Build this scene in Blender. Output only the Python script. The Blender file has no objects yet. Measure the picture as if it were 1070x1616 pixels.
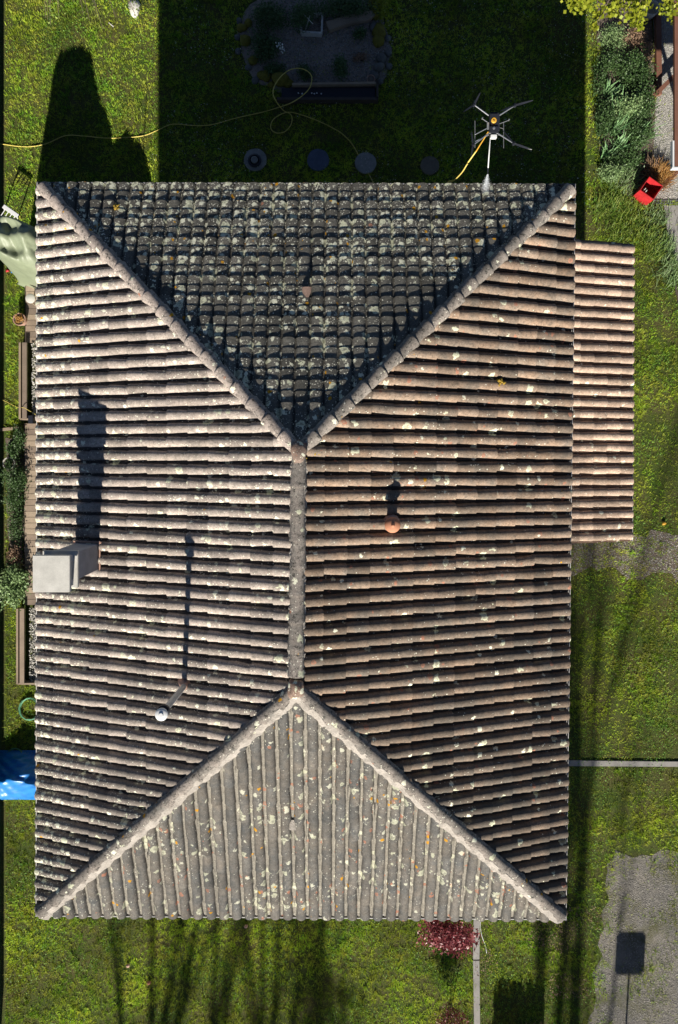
import bpy, bmesh, math, random
import numpy as np
from mathutils import Vector, Matrix
random.seed(7); rng = np.random.default_rng(7)
S = bpy.context.scene; C = S.collection

# ---------------------------------------------------------------- camera, light, exposure
CH = 16.58; F = 1060.0; NX, NY = 534.0, 712.0       # camera height, focal length and nadir of the photograph
cam = bpy.data.cameras.new('camera'); co = bpy.data.objects.new('camera', cam); C.objects.link(co)
co.location = (0, 0, CH); co.rotation_euler = (0, 0, 0)
cam.sensor_fit = 'VERTICAL'; cam.sensor_height = 24; cam.lens = 24*F/1616
cam.shift_x = (535-NX)/1616; cam.shift_y = -(808-NY)/1616
cam.clip_end = 500; cam.clip_start = .05; S.camera = co
SUN_D = Vector((.058, 1, -.512)).normalized()
EL = math.asin(-SUN_D.z)
w = bpy.data.worlds.new('World'); S.world = w; w.use_nodes = True
nt = w.node_tree; bg = nt.nodes['Background']; sky = nt.nodes.new('ShaderNodeTexSky')
sky.sky_type = 'NISHITA'; sky.sun_disc = False; sky.sun_elevation = EL
sky.sun_rotation = math.pi + math.atan2(.058, 1); sky.altitude = 600; sky.air_density = .45; sky.dust_density = .05
nt.links.new(sky.outputs[0], bg.inputs[0]); bg.inputs[1].default_value = .05
sl = bpy.data.lights.new('sun', 'SUN'); sl.energy = 5.0; sl.angle = math.radians(.6); sl.color = (1, .93, .82)
so = bpy.data.objects.new('sun', sl); C.objects.link(so); so.location = (0, -20, 20)
so.rotation_euler = SUN_D.to_track_quat('-Z', 'Y').to_euler()
S.view_settings.view_transform = 'Standard'; S.view_settings.look = 'None'
S.view_settings.exposure = .95; S.view_settings.gamma = 1; S.view_settings.use_curve_mapping = False
S.render.engine = 'CYCLES'; S.cycles.max_bounces = 5

def P(px, py, z=0.0):
    k = (CH-z)/F
    return Vector(((px-NX)*k, (NY-py)*k, z))

# ---------------------------------------------------------------- node helpers
class NB:
    def __init__(s, name, rough=.85, spec=.3):
        s.m = bpy.data.materials.new(name); s.m.use_nodes = True; s.t = s.m.node_tree
        s.b = s.t.nodes['Principled BSDF']; s.b.inputs['Roughness'].default_value = rough
        s.b.inputs['Specular IOR Level'].default_value = spec
    def n(s, typ, **kw):
        o = s.t.nodes.new(typ)
        for k, v in kw.items(): setattr(o, k, v)
        return o
    def l(s, a, b): s.t.links.new(a, b)
    def put(s, sock, v):
        if hasattr(v, 'is_linked') or isinstance(v, bpy.types.NodeSocket): s.l(v, sock)
        elif isinstance(v, (tuple, list)) and len(v) == 3 and sock.type == 'RGBA': sock.default_value = (*v, 1)
        else: sock.default_value = v
    def pos(s):
        g = s.n('ShaderNodeNewGeometry'); return g.outputs['Position']
    def noise(s, sc, det=3, rough=.6, vec=None, dist=0):
        o = s.n('ShaderNodeTexNoise'); o.inputs['Scale'].default_value = sc; o.inputs['Detail'].default_value = det
        o.inputs['Roughness'].default_value = rough; o.inputs['Distortion'].default_value = dist
        s.l(vec if vec is not None else s.pos(), o.inputs['Vector']); return o.outputs['Fac']
    def math(s, op, a, b=0.0, c=None, clamp=False):
        o = s.n('ShaderNodeMath', operation=op, use_clamp=clamp); s.put(o.inputs[0], a); s.put(o.inputs[1], b)
        if c is not None: s.put(o.inputs[2], c)
        return o.outputs[0]
    def ramp(s, v, lo, hi, a=0.0, b=1.0):
        o = s.n('ShaderNodeMapRange'); s.put(o.inputs[0], v); s.put(o.inputs[1], lo); s.put(o.inputs[2], hi)
        s.put(o.inputs[3], a); s.put(o.inputs[4], b); return o.outputs[0]
    def mix(s, f, a, b, mode='MIX'):
        o = s.n('ShaderNodeMix', data_type='RGBA', blend_type=mode); s.put(o.inputs[0], f); s.put(o.inputs[6], a); s.put(o.inputs[7], b)
        return o.outputs[2]
    def scale(s, col, f):
        o = s.n('ShaderNodeVectorMath', operation='SCALE'); s.put(o.inputs[0], col); s.put(o.inputs['Scale'], f); return o.outputs[0]
    def bump(s, h, strength=.4, dist=.01):
        o = s.n('ShaderNodeBump'); o.inputs['Strength'].default_value = strength; o.inputs['Distance'].default_value = dist
        s.l(h, o.inputs['Height']); s.l(o.outputs[0], s.b.inputs['Normal'])
    def tint(s):
        a = s.n('ShaderNodeAttribute', attribute_name='tint'); sp = s.n('ShaderNodeSeparateColor'); s.l(a.outputs['Color'], sp.inputs[0])
        return sp.outputs[0], sp.outputs[1], sp.outputs[2]
    def spots(s, sc, dens, col, size=.42, warp=.35, ring=False):
        """round blotches: (mask) of irregular lichen discs, dens 0..1"""
        p = s.pos()
        nz = s.n('ShaderNodeTexNoise'); nz.inputs['Scale'].default_value = sc*2.6; nz.inputs['Detail'].default_value = 3; s.l(p, nz.inputs['Vector'])
        off = s.n('ShaderNodeVectorMath', operation='MULTIPLY_ADD'); s.l(nz.outputs['Color'], off.inputs[0])
        off.inputs[1].default_value = (warp/sc,)*3; s.l(p, off.inputs[2])
        v = s.n('ShaderNodeTexVoronoi'); v.inputs['Scale'].default_value = sc; s.l(off.outputs[0], v.inputs['Vector'])
        sp = s.n('ShaderNodeSeparateColor'); s.l(v.outputs['Color'], sp.inputs[0])
        cut = s.math('SUBTRACT', 1.0, dens)
        on = s.math('DIVIDE', s.math('SUBTRACT', sp.outputs[0], cut), s.math('MAXIMUM', dens, .02))
        rad = s.math('MULTIPLY', s.math('POWER', s.math('MAXIMUM', on, 0.0), .5), size)
        m = s.ramp(s.math('SUBTRACT', rad, v.outputs['Distance']), 0.0, .05)
        if ring:
            inner = s.ramp(s.math('SUBTRACT', s.math('MULTIPLY', rad, .6), v.outputs['Distance']), 0.0, .08)
            m = s.math('MULTIPLY', m, s.math('SUBTRACT', 1.0, s.math('MULTIPLY', inner, .55)))
        return m

def mat(name, col, rough=.85, var=.25, sc=6, fine=60, bump=.3, bd=.006, spec=.3, metal=0):
    b = NB(name, rough, spec); b.b.inputs['Metallic'].default_value = metal
    f = b.math('ADD', b.math('MULTIPLY', b.noise(sc, 4), .6), b.math('MULTIPLY', b.noise(fine, 3), .4))
    c = b.scale(b.mix(0.0, col, col), b.ramp(f, .3, .7, 1-var, 1+var)); b.l(c, b.b.inputs['Base Color'])
    if bump: b.bump(b.noise(fine, 3), bump, bd)
    return b.m

def leafmat(name, c1, c2, rough=.55, trans=.25, extra=None):
    b = NB(name, rough, .35); r, g, _ = b.tint()
    c = b.mix(r, c1, c2); c = b.scale(c, b.ramp(g, 0, 1, .75, 1.25))
    if extra: c = extra(b, c)
    b.l(c, b.b.inputs['Base Color'])
    if trans:
        t = b.n('ShaderNodeBsdfTranslucent'); b.l(c, t.inputs['Color']); mx = b.n('ShaderNodeMixShader'); mx.inputs[0].default_value = trans
        b.l(b.b.outputs[0], mx.inputs[1]); b.l(t.outputs[0], mx.inputs[2]); b.l(mx.outputs[0], b.t.nodes['Material Output'].inputs[0])
    return b.m

def tile_mat(name, ca, cb, pale, cream, orange, red, dark, tintv=.22, chan=(.36, .34, .30), grey=(.13, .14, .13), greyamt=.3, eave=None, soil=None, crust=.95):
    b = NB(name, .92, .15); r, g, sd = b.tint()
    c = b.mix(b.ramp(b.noise(2.2, 4), .35, .65), ca, cb)
    c = b.mix(b.math('MULTIPLY', b.ramp(b.noise(7, 5, .7), .45, .7), greyamt), c, grey)
    c = b.scale(c, b.ramp(r, 0, 1, 1-tintv, 1+tintv))
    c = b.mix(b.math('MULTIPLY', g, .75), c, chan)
    c = b.scale(c, b.ramp(b.noise(45, 5, .75), .3, .7, .62, 1.38))
    c = b.scale(c, b.ramp(b.noise(13, 4, .7), .3, .7, .78, 1.2))
    dk = b.math('MULTIPLY', b.ramp(b.noise(17, 8, .85), .52, .60), dark); c = b.mix(dk, c, (.025, .027, .024))
    if soil:  # soil: mixes in a darker tone toward the south end, broken by noise
        sp0 = b.n('ShaderNodeSeparateXYZ'); b.l(b.pos(), sp0.inputs[0]); south_mix = b.math('MULTIPLY', b.ramp(sp0.outputs[1], soil[0], soil[1], 0.0, soil[2]), b.ramp(b.noise(1.1, 4), .3, .6, .6, 1.2)); c = b.mix(south_mix, c, (.07, .068, .06))
    def D(v):
        big = b.ramp(b.noise(.9, 3), .38, .66, .15, 1.5)
        if eave:
            ax, lo, hi, k = eave
            sp = b.n('ShaderNodeSeparateXYZ'); b.l(b.pos(), sp.inputs[0])
            big = b.math('ADD', big, b.ramp(sp.outputs[ax], lo, hi, 0.0, k))
        return b.math('MULTIPLY', big, v)
    if red: c = b.mix(b.spots(9, D(red), None, .42, .5, True), c, (.31, .15, .10))
    if pale: c = b.mix(b.math('MULTIPLY', b.spots(6.3, D(pale), None, .50, .8, True), crust), c, (.56, .57, .41))
    if cream:
        c = b.mix(b.math('MULTIPLY', b.spots(10.5, D(cream), None, .50, .9), crust), c, (.68, .68, .53))
        c = b.mix(b.math('MULTIPLY', b.spots(40, D(cream*.9), None, .45, .7), crust), c, (.70, .69, .57))
    if orange: c = b.mix(b.spots(11, D(orange), None, .42, .6), c, (.50, .25, .02))
    b.l(c, b.b.inputs['Base Color'])
    b.bump(b.math('ADD', b.noise(70, 5, .7), b.math('MULTIPLY', b.noise(22, 4), 1.5)), .55, .006)
    return b.m

# ---------------------------------------------------------------- object helpers
def tag(o, label=None, cat=None, group=None, kind=None):
    if label: o['label'] = label
    if cat: o['category'] = cat
    if group: o['group'] = group
    if kind: o['kind'] = kind
    return o
def empty(name, loc, label, cat, group=None, rz=0):
    o = bpy.data.objects.new(name, None); C.objects.link(o); o.location = loc; o.rotation_euler.z = rz
    o.empty_display_size = .2
    return tag(o, label, cat, group)
def link(name, me, parent=None, world=True):
    o = bpy.data.objects.new(name, me); C.objects.link(o)
    if parent is not None:
        o.parent = parent
        if world:
            bw = Matrix.Translation(parent.location) @ parent.rotation_euler.to_matrix().to_4x4() if parent.parent is None else WM[parent.name]
            o.matrix_parent_inverse = bw.inverted(); WM[o.name] = Matrix.Identity(4)
    else: WM[o.name] = Matrix.Identity(4)
    return o
WM = {}
def npmesh(name, V, Fq, mats, tint=None, smooth=False, mi=None):
    """V (n,3); Fq (m,k) all the same k"""
    V = np.asarray(V, dtype=np.float32); Fq = np.asarray(Fq, dtype=np.int32); k = Fq.shape[1]
    me = bpy.data.meshes.new(name); me.vertices.add(len(V)); me.vertices.foreach_set('co', V.ravel())
    me.loops.add(Fq.size); me.loops.foreach_set('vertex_index', Fq.ravel())
    me.polygons.add(len(Fq)); me.polygons.foreach_set('loop_start', np.arange(0, Fq.size, k, dtype=np.int32))
    if tint is not None:
        a = me.attributes.new('tint', 'FLOAT_COLOR', 'POINT'); a.data.foreach_set('color', np.asarray(tint, dtype=np.float32).ravel())
    for m in (mats if isinstance(mats, list) else [mats]): me.materials.append(m)
    me.update(calc_edges=True)
    if smooth: me.polygons.foreach_set('use_smooth', np.ones(len(Fq), dtype=bool))
    return me
class MB:
    """collects shapes into one mesh"""
    def __init__(s): s.v = []; s.f = []
    def add(s, vs, fs):
        o = len(s.v); s.v += [tuple(v) for v in vs]; s.f += [tuple(i+o for i in f) for f in fs]
    def box(s, c, size, rot=None, jit=0):
        M = rot if rot is not None else Matrix.Identity(3); c = Vector(c); hx, hy, hz = size[0]/2, size[1]/2, size[2]/2
        vs = [c + M @ Vector((x*hx+random.uniform(-jit, jit), y*hy+random.uniform(-jit, jit), z*hz)) for z in (-1, 1) for y in (-1, 1) for x in (-1, 1)]
        s.add(vs, [(0, 2, 3, 1), (4, 5, 7, 6), (0, 1, 5, 4), (2, 6, 7, 3), (0, 4, 6, 2), (1, 3, 7, 5)])
    def quadbox(s, a, b, wd, h, z0=0):
        a = Vector(a); b = Vector(b); d = (b-a); L = d.length; ang = math.atan2(d.y, d.x)
        s.box(((a.x+b.x)/2, (a.y+b.y)/2, z0+h/2), (L, wd, h), Matrix.Rotation(ang, 3, 'Z'))
    def prism(s, pts, z0, z1):
        n = len(pts); vs = [(p[0], p[1], z0) for p in pts] + [(p[0], p[1], z1) for p in pts]
        s.add(vs, [tuple(range(n-1, -1, -1)), tuple(range(n, 2*n))] + [(i, (i+1) % n, n+(i+1) % n, n+i) for i in range(n)])
    def tube(s, pts, rad, seg=8, cap=True):
        pts = [Vector(p) for p in pts]; n = len(pts); rs = rad if isinstance(rad, (list, tuple)) else [rad]*n
        vs = []; up = Vector((0, 0, 1))
        for i, p in enumerate(pts):
            d = (pts[min(i+1, n-1)]-pts[max(i-1, 0)]).normalized()
            a = d.cross(up if abs(d.z) < .95 else Vector((1, 0, 0))).normalized(); b = d.cross(a)
            for k in range(seg):
                t = 2*math.pi*k/seg; vs.append(p + (a*math.cos(t)+b*math.sin(t))*rs[i])
        fs = [(i*seg+k, i*seg+(k+1) % seg, (i+1)*seg+(k+1) % seg, (i+1)*seg+k) for i in range(n-1) for k in range(seg)]
        if cap: fs += [tuple(range(seg-1, -1, -1)), tuple(range((n-1)*seg, n*seg))]
        s.add(vs, fs)
    def lathe(s, c, prof, seg=20, wob=0, axis=None):
        c = Vector(c); M = axis if axis is not None else Matrix.Identity(3); vs = []; n = len(prof)
        wb = [1+random.uniform(-wob, wob) for _ in range(seg)]
        for r, z in prof:
            for k in range(seg):
                t = 2*math.pi*k/seg; vs.append(c + M @ Vector((r*wb[k]*math.cos(t), r*wb[k]*math.sin(t), z)))
        fs = [(i*seg+k, i*seg+(k+1) % seg, (i+1)*seg+(k+1) % seg, (i+1)*seg+k) for i in range(n-1) for k in range(seg)]
        fs += [tuple(range(seg-1, -1, -1)), tuple(range((n-1)*seg, n*seg))]
        s.add(vs, fs)
    def blob(s, c, r, seed=0, sub=2, rough=.2, flat=1):
        bm = bmesh.new(); bmesh.ops.create_icosphere(bm, subdivisions=sub, radius=1)
        rd = random.Random(seed); ph = [rd.uniform(0, 6) for _ in range(6)]
        vs = []
        for v in bm.verts:
            k = 1+rough*(math.sin(v.co.x*3+ph[0])*math.sin(v.co.y*3.3+ph[1])+.6*math.sin(v.co.z*5+ph[2]+v.co.x*4)+rd.uniform(-.3, .3))
            vs.append((c[0]+v.co.x*r[0]*k, c[1]+v.co.y*r[1]*k, c[2]+v.co.z*r[2]*k))
        s.add(vs, [tuple(v.index for v in f.verts) for f in bm.faces]); bm.free()
    def build(s, name, m, parent=None, smooth=False, bevel=0, autos=None):
        me = bpy.data.meshes.new(name); me.from_pydata(s.v, [], s.f); me.materials.append(m)
        bm = bmesh.new(); bm.from_mesh(me); bmesh.ops.recalc_face_normals(bm, faces=bm.faces)
        if bevel: bmesh.ops.bevel(bm, geom=list(bm.edges), offset=bevel, segments=2, affect='EDGES', clamp_overlap=True)
        bm.to_mesh(me); bm.free()
        if smooth or autos:
            for p in me.polygons: p.use_smooth = True
            if autos: me.set_sharp_from_angle(angle=math.radians(autos))
        return link(name, me, parent)
def catmull(pts, n=6):
    pts = [Vector(p) for p in pts]; out = []
    for i in range(len(pts)-1):
        p0, p1, p2, p3 = pts[max(i-1, 0)], pts[i], pts[i+1], pts[min(i+2, len(pts)-1)]
        for k in range(n):
            t = k/n; out.append(.5*((2*p1)+(p2-p0)*t+(2*p0-5*p1+4*p2-p3)*t*t+(3*p1-p0-3*p2+p3)*t**3))
    return out+[pts[-1]]

# ---------------------------------------------------------------- materials
M = {}
M['tile_w'] = tile_mat('weathered_tile_west', (.37, .315, .27), (.28, .24, .215), .14, .20, .008, .0, .45, .26, chan=(.035, .03, .026), soil=(-3.0, -7.6, .6), eave=(0, -3.9, -5.0, 2.4))  # near-black chan paints shade into the gaps between the tile rows
M['tile_e'] = tile_mat('weathered_tile_east', (.265, .185, .13), (.18, .145, .115), .13, .05, .012, .12, .5, .34, chan=(.03, .026, .022), soil=(-.5, -7.0, .65))  # chan darkened here too, so the row gaps carry painted shade
M['tile_n'] = tile_mat('weathered_tile_north', (.135, .126, .108), (.10, .097, .085), .60, .50, .07, .01, .25, .26, chan=(.085, .08, .07), greyamt=.2, grey=(.09, .095, .09), eave=(1, 2.2, 4.4, .5))
M['tile_s'] = tile_mat('weathered_tile_south', (.175, .155, .13), (.115, .112, .105), .34, .16, .05, .22, .12, .16, chan=(.27, .25, .21), grey=(.085, .098, .105), greyamt=.45, crust=.62)
M['tile_annex'] = tile_mat('clay_tile_annex', (.46, .34, .255), (.33, .245, .19), .0, .10, .006, .0, .25, .28, chan=(.16, .10, .07), greyamt=.25)
M['hip'] = tile_mat('hip_tile', (.27, .235, .205), (.19, .17, .15), .14, .12, .03, .03, 1.0, .2, greyamt=.4)
M['hip_n'] = tile_mat('hip_tile_pale', (.38, .32, .28), (.28, .24, .215), .06, .10, .03, .03, 1.0, .15, greyamt=.3)
M['yellowmoss'] = mat('yellow_moss', (.34, .22, .03), .95, .5, 25, 80, .9, .01)
M['junction'] = tile_mat('junction_mortar', (.30, .20, .15), (.24, .18, .15), .5, .3, .35, .3, .5, .1)
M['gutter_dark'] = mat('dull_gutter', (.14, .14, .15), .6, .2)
M['mortar'] = mat('lime_mortar', (.33, .30, .265), .95, .4, 5, 40, .8, .02)
M['red_mortar'] = mat('patched_mortar', (.30, .18, .13), .95, .5, 9, 40, .8, .02)
M['dark'] = mat('roof_underlay', (.035, .032, .03), .95, .2)
M['render'] = mat('house_render', (.62, .56, .46), .9, .08, 2, 80, .3)
M['gutter'] = mat('zinc_gutter', (.5, .49, .48), .5, .15, 8, 60, .1, spec=.4)
M['white'] = mat('white_plastic', (.62, .63, .63), .45, .06, 8, 60, .05)
M['steel'] = mat('brushed_metal', (.45, .46, .48), .35, .12, 8, 60, .1, metal=.8)
M['fluem'] = mat('galvanised_pipe', (.42, .43, .43), .4, .25, 8, 60, .1, spec=.6, metal=.25)
M['chim'] = mat('grey_render', (.26, .27, .30), .85, .22, 5, 90, .3)
M['slab'] = mat('cap_concrete', (.50, .49, .45), .9, .22, 5, 90, .5, .004)
M['terra'] = mat('terracotta', (.42, .19, .11), .8, .2, 8, 60, .2)
M['terra_pale'] = mat('pale_terracotta', (.40, .25, .19), .85, .25, 10, 60, .3)
M['wood'] = mat('weathered_wood', (.27, .21, .15), .85, .3, 3, 40, .4)
M['darkwood'] = mat('dark_wood', (.07, .055, .045), .85, .3, 5, 40, .4)
M['stone'] = mat('stepping_stone', (.22, .22, .21), .9, .3, 9, 50, .6)
M['bluestone'] = mat('blue_stepping_stone', (.08, .10, .15), .9, .3, 9, 50, .6)
M['brownstone'] = mat('brown_stepping_stone', (.15, .13, .10), .9, .35, 9, 50, .6)
M['greystone'] = mat('rock_grey', (.12, .12, .11), .9, .35, 6, 30, .8, .02)
M['moss'] = mat('moss_yellow', (.16, .14, .02), .95, .4, 12, 60, .9, .02)
M['black'] = mat('black_plastic', (.02, .022, .03), .4, .2, 9, 50, .05)
M['yellowhose'] = mat('yellow_hose', (.60, .48, .12), .5, .1, 9, 50, 0)
M['orangehose'] = mat('orange_hose', (.60, .33, .04), .45, .1, 9, 50, 0)
M['greenhose'] = mat('green_hose', (.10, .28, .16), .5, .1, 9, 50, 0)
M['redbox'] = mat('red_painted', (.42, .02, .025), .55, .35, 6, 60, .05, spec=.4)
M['tarp'] = mat('olive_tarp', (.19, .22, .145), .5, .15, 5, 40, .2, spec=.4)
M['bluetarp'] = mat('blue_tarp', (.01, .17, .50), .4, .3, 6, 25, .3, .01, spec=.5)
M['cement'] = mat('path_cement', (.26, .25, .235), .92, .25, 4, 70, .5)
M['brown'] = mat('brown_beam', (.16, .075, .05), .7, .2, 5, 50, .2)
M['greenmesh'] = mat('green_screen', (.02, .06, .035), .8, .2, 6, 60, .3)
M['bark'] = mat('bark', (.13, .10, .075), .95, .35, 8, 30, .8, .02)
M['pebble'] = leafmat('white_pebbles', (.50, .48, .44), (.30, .29, .27), .8, 0)
M['gravelst'] = leafmat('gravel_stones', (.15, .145, .135), (.33, .31, .28), .85, 0)
M['daisy'] = leafmat('daisy_white', (.75, .75, .70), (.7, .72, .6), .7, 0)

def grass_patch(b, c):
    n1 = b.ramp(b.noise(.55, 4, .65), .36, .62); n2 = b.ramp(b.noise(2.6, 4, .7), .42, .68)
    c = b.mix(b.math('MULTIPLY', n2, .75), c, (.42, .38, .06)); return b.scale(c, b.ramp(n1, 0, 1, .65, 1.6))
M['grass'] = leafmat('grass_blades', (.10, .26, .014), (.43, .54, .035), .6, .4, grass_patch)
M['clover'] = leafmat('clover_leaves', (.10, .27, .03), (.22, .42, .06), .6, .25)
M['leaf_green'] = leafmat('leaf_green', (.03, .07, .016), (.085, .15, .05), .5, .2)
M['leaf_pale'] = leafmat('leaf_pale', (.14, .24, .08), (.26, .36, .16), .5, .25)
M['leaf_iris'] = leafmat('leaf_iris', (.12, .26, .10), (.26, .42, .19), .45, .2)
M['leaf_lime'] = leafmat('leaf_lime', (.22, .28, .015), (.32, .34, .03), .5, .35)
M['leaf_red'] = leafmat('leaf_red', (.13, .012, .02), (.33, .09, .10), .4, .15)
M['leaf_darkred'] = leafmat('leaf_darkred', (.12, .02, .02), (.22, .06, .04), .5, .15)
M['leaf_orange'] = leafmat('leaf_orange', (.36, .16, .03), (.50, .30, .10), .6, .25)
M['leaf_straw'] = leafmat('leaf_straw', (.34, .27, .12), (.45, .38, .20), .8, .2)
M['leaf_brown'] = leafmat('leaf_brown', (.20, .12, .07), (.32, .22, .15), .8, .1)

b = NB('lawn_soil', .95, .1)
c = b.mix(b.ramp(b.noise(1.2, 5, .7), .35, .65), (.05, .085, .016), (.10, .09, .035)); c = b.scale(c, b.ramp(b.noise(40, 4, .7), .3, .7, .5, 1.5))
b.l(c, b.b.inputs['Base Color']); b.bump(b.noise(50, 4, .7), 1, .03); M['lawn'] = b.m
def groundmat(name, c1, c2, c3, sc=2.0, weeds=None):
    b = NB(name, .95, .15); c = b.mix(b.ramp(b.noise(sc, 5, .7), .38, .62), c1, c2)
    v = b.n('ShaderNodeTexVoronoi'); v.inputs['Scale'].default_value = 38; b.l(b.pos(), v.inputs['Vector'])
    sp = b.n('ShaderNodeSeparateColor'); b.l(v.outputs['Color'], sp.inputs[0])
    c = b.mix(b.math('MULTIPLY', sp.outputs[0], .5), c, c3); c = b.scale(c, b.ramp(b.noise(90, 3), .3, .7, .7, 1.3))
    if weeds: c = b.mix(b.math('MULTIPLY', b.ramp(b.noise(.75, 6, .75), .48, .62), weeds), c, (.085, .085, .035))
    b.l(c, b.b.inputs['Base Color']); b.bump(b.math('ADD', v.outputs['Distance'], b.noise(60, 3)), .8, .015); return b.m
M['gravel'] = groundmat('gravel_ground', (.095, .093, .09), (.21, .19, .16), (.24, .23, .21), .7, .85)
M['palegravel'] = groundmat('pale_gravel_ground', (.30, .29, .27), (.23, .23, .21), (.38, .37, .34))
M['soil'] = groundmat('bed_soil', (.10, .075, .055), (.14, .11, .09), (.18, .16, .14))
M['slate'] = groundmat('bed_chips', (.30, .24, .20), (.15, .12, .09), (.40, .35, .31))

# ================================================================ SETTING
def sheet(name, pts, z, m, label=None):
    me = bpy.data.meshes.new(name); me.from_pydata([(p[0], p[1], z) for p in pts], [], [tuple(range(len(pts)))]); me.materials.append(m)
    o = link(name, me); o['kind'] = 'structure'
    if label: o['label'] = label
    return o
def gp(l, z=0): return [P(x, y, z) for x, y in l]
def ccw(l):
    a = sum(l[i][0]*l[(i+1) % len(l)][1]-l[(i+1) % len(l)][0]*l[i][1] for i in range(len(l))); return l if a > 0 else l[::-1]
sheet('lawn', [(-120, -120), (120, -120), (120, 120), (-120, 120)], 0, M['lawn'])
def rough(l, amp=5, seed=1, step=14):
    rd = random.Random(seed); out = []
    for i in range(len(l)):
        a, b_ = l[i], l[(i+1) % len(l)]; L = math.hypot(b_[0]-a[0], b_[1]-a[1]); n = max(1, int(L/step))
        for k in range(n): out.append((a[0]+(b_[0]-a[0])*k/n+rd.uniform(-amp, amp), a[1]+(b_[1]-a[1])*k/n+rd.uniform(-amp, amp)))
    return out
DRIVE = [(962, 1345), (1010, 1352), (1075, 1340), (1200, 1340), (1200, 1800), (900, 1800), (925, 1650), (940, 1560), (952, 1480), (955, 1400)]; DRIVE = rough(DRIVE, 8, 2)
sheet('gravel_drive', ccw(gp(DRIVE)), .004, M['gravel'])
GPATCH = [(860, 852), (1000, 850), (1075, 835), (1200, 840), (1200, 900), (1070, 915), (990, 905), (930, 900), (860, 905)]; GPATCH = rough(GPATCH, 9, 3)
sheet('gravel_patch', ccw(gp(GPATCH)), .004, M['soil'])
EPATH = [(1028, -60), (1032, 60), (1035, 150), (1030, 265), (1020, 290), (1028, 316), (1200, 316), (1200, -60)]
sheet('gravel_path', ccw(gp(EPATH)), .004, M['palegravel'])
ECON = [(1048, 328), (1052, 360), (1062, 400), (1100, 470), (1200, 470), (1200, 326), (1048, 324)]
sheet('concrete_yard', ccw(gp(ECON)), .008, M['cement'])
EBED = [(942, -60), (942, 60), (946, 240), (965, 290), (1000, 320), (1018, 290), (1030, 262), (1034, 150), (1030, 60), (1022, -60)]
sheet('flower_bed_soil', ccw(gp(EBED)), .006, M['soil'])
ISLE = [(388, 20), (376, 50), (380, 85), (392, 110), (410, 132), (440, 145), (590, 145), (612, 120), (616, 80), (608, 40), (596, -30), (430, -30)]; ISLE = rough(ISLE, 3, 4, 12)
sheet('rockery_soil', ccw(gp(ISLE)), .006, M['slate'])
LBED = [(8, 690), (30, 690), (37, 700), (37, 900), (14, 900), (12, 800)]; LBED = rough(LBED, 2, 5)
sheet('planting_bed_soil', ccw(gp(LBED)), .006, M['soil'])
# straight cement kerb strip across the right hand lawn, and the upright one at the bottom
kb = MB(); kb.prism(ccw(gp([(880, 1199), (1200, 1202), (1200, 1210), (880, 1208)])), 0, .035); o = kb.build('concrete_kerb', M['cement'], bevel=.004); o['kind'] = 'structure'
kb = MB(); kb.prism(ccw(gp([(747, 1430), (757, 1430), (756, 1512), (746, 1512)])), 0, .05); kb.prism(ccw(gp([(746, 1514), (756, 1514), (758, 1700), (749, 1700)])), 0, .045)
o = kb.build('path_edging', M['cement'], bevel=.004); o['kind'] = 'structure'

def ZZ(): pass
def inpoly(X, Y, poly):
    n = len(poly); r = np.zeros(len(X), bool); j = n-1
    for i in range(n):
        xi, yi = poly[i][0], poly[i][1]; xj, yj = poly[j][0], poly[j][1]
        cnd = ((yi > Y) != (yj > Y)) & (X < (xj-xi)*(Y-yi)/(yj-yi+1e-12)+xi); r ^= cnd; j = i
    return r
def wpoly(l): return [(P(x, y).x, P(x, y).y) for x, y in l]
def noise2(X, Y, s, seed):
    r = np.random.default_rng(seed); g = r.random((64, 64)); x = X/s+100; y = Y/s+100
    xi = np.floor(x).astype(int); yi = np.floor(y).astype(int); fx = x-xi; fy = y-yi; fx = fx*fx*(3-2*fx); fy = fy*fy*(3-2*fy)
    a = g[xi % 64, yi % 64]; b_ = g[(xi+1) % 64, yi % 64]; c_ = g[xi % 64, (yi+1) % 64]; d = g[(xi+1) % 64, (yi+1) % 64]
    return (a*(1-fx)+b_*fx)*(1-fy)+(c_*(1-fx)+d*fx)*fy
def blades(X, Y, Z, hgt, wid, lean, tint, name, m, label, cat='grass', kind='stuff', parent=None, az=None):
    n = len(X); a = rng.random(n)*6.283; la = rng.random(n)*6.283 if az is None else az; a = la+math.pi/2
    dx, dy = np.cos(a)*wid/2, np.sin(a)*wid/2; tx, ty = np.cos(la)*lean*hgt, np.sin(la)*lean*hgt
    V = np.empty((n, 3, 3)); V[:, 0] = np.c_[X-dx, Y-dy, Z]; V[:, 1] = np.c_[X+dx, Y+dy, Z]; V[:, 2] = np.c_[X+tx, Y+ty, Z+hgt*np.sqrt(np.maximum(.05, 1-lean**2*.8))]
    T = np.ones((n, 3, 4)); T[:, :, 0] = tint[:, None]; T[:, :, 1] = rng.random(n)[:, None]
    o = link(name, npmesh(name, V.reshape(-1, 3), np.arange(3*n).reshape(-1, 3), m, T.reshape(-1, 4)), parent)
    return tag(o, label, cat, kind=kind)
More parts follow.
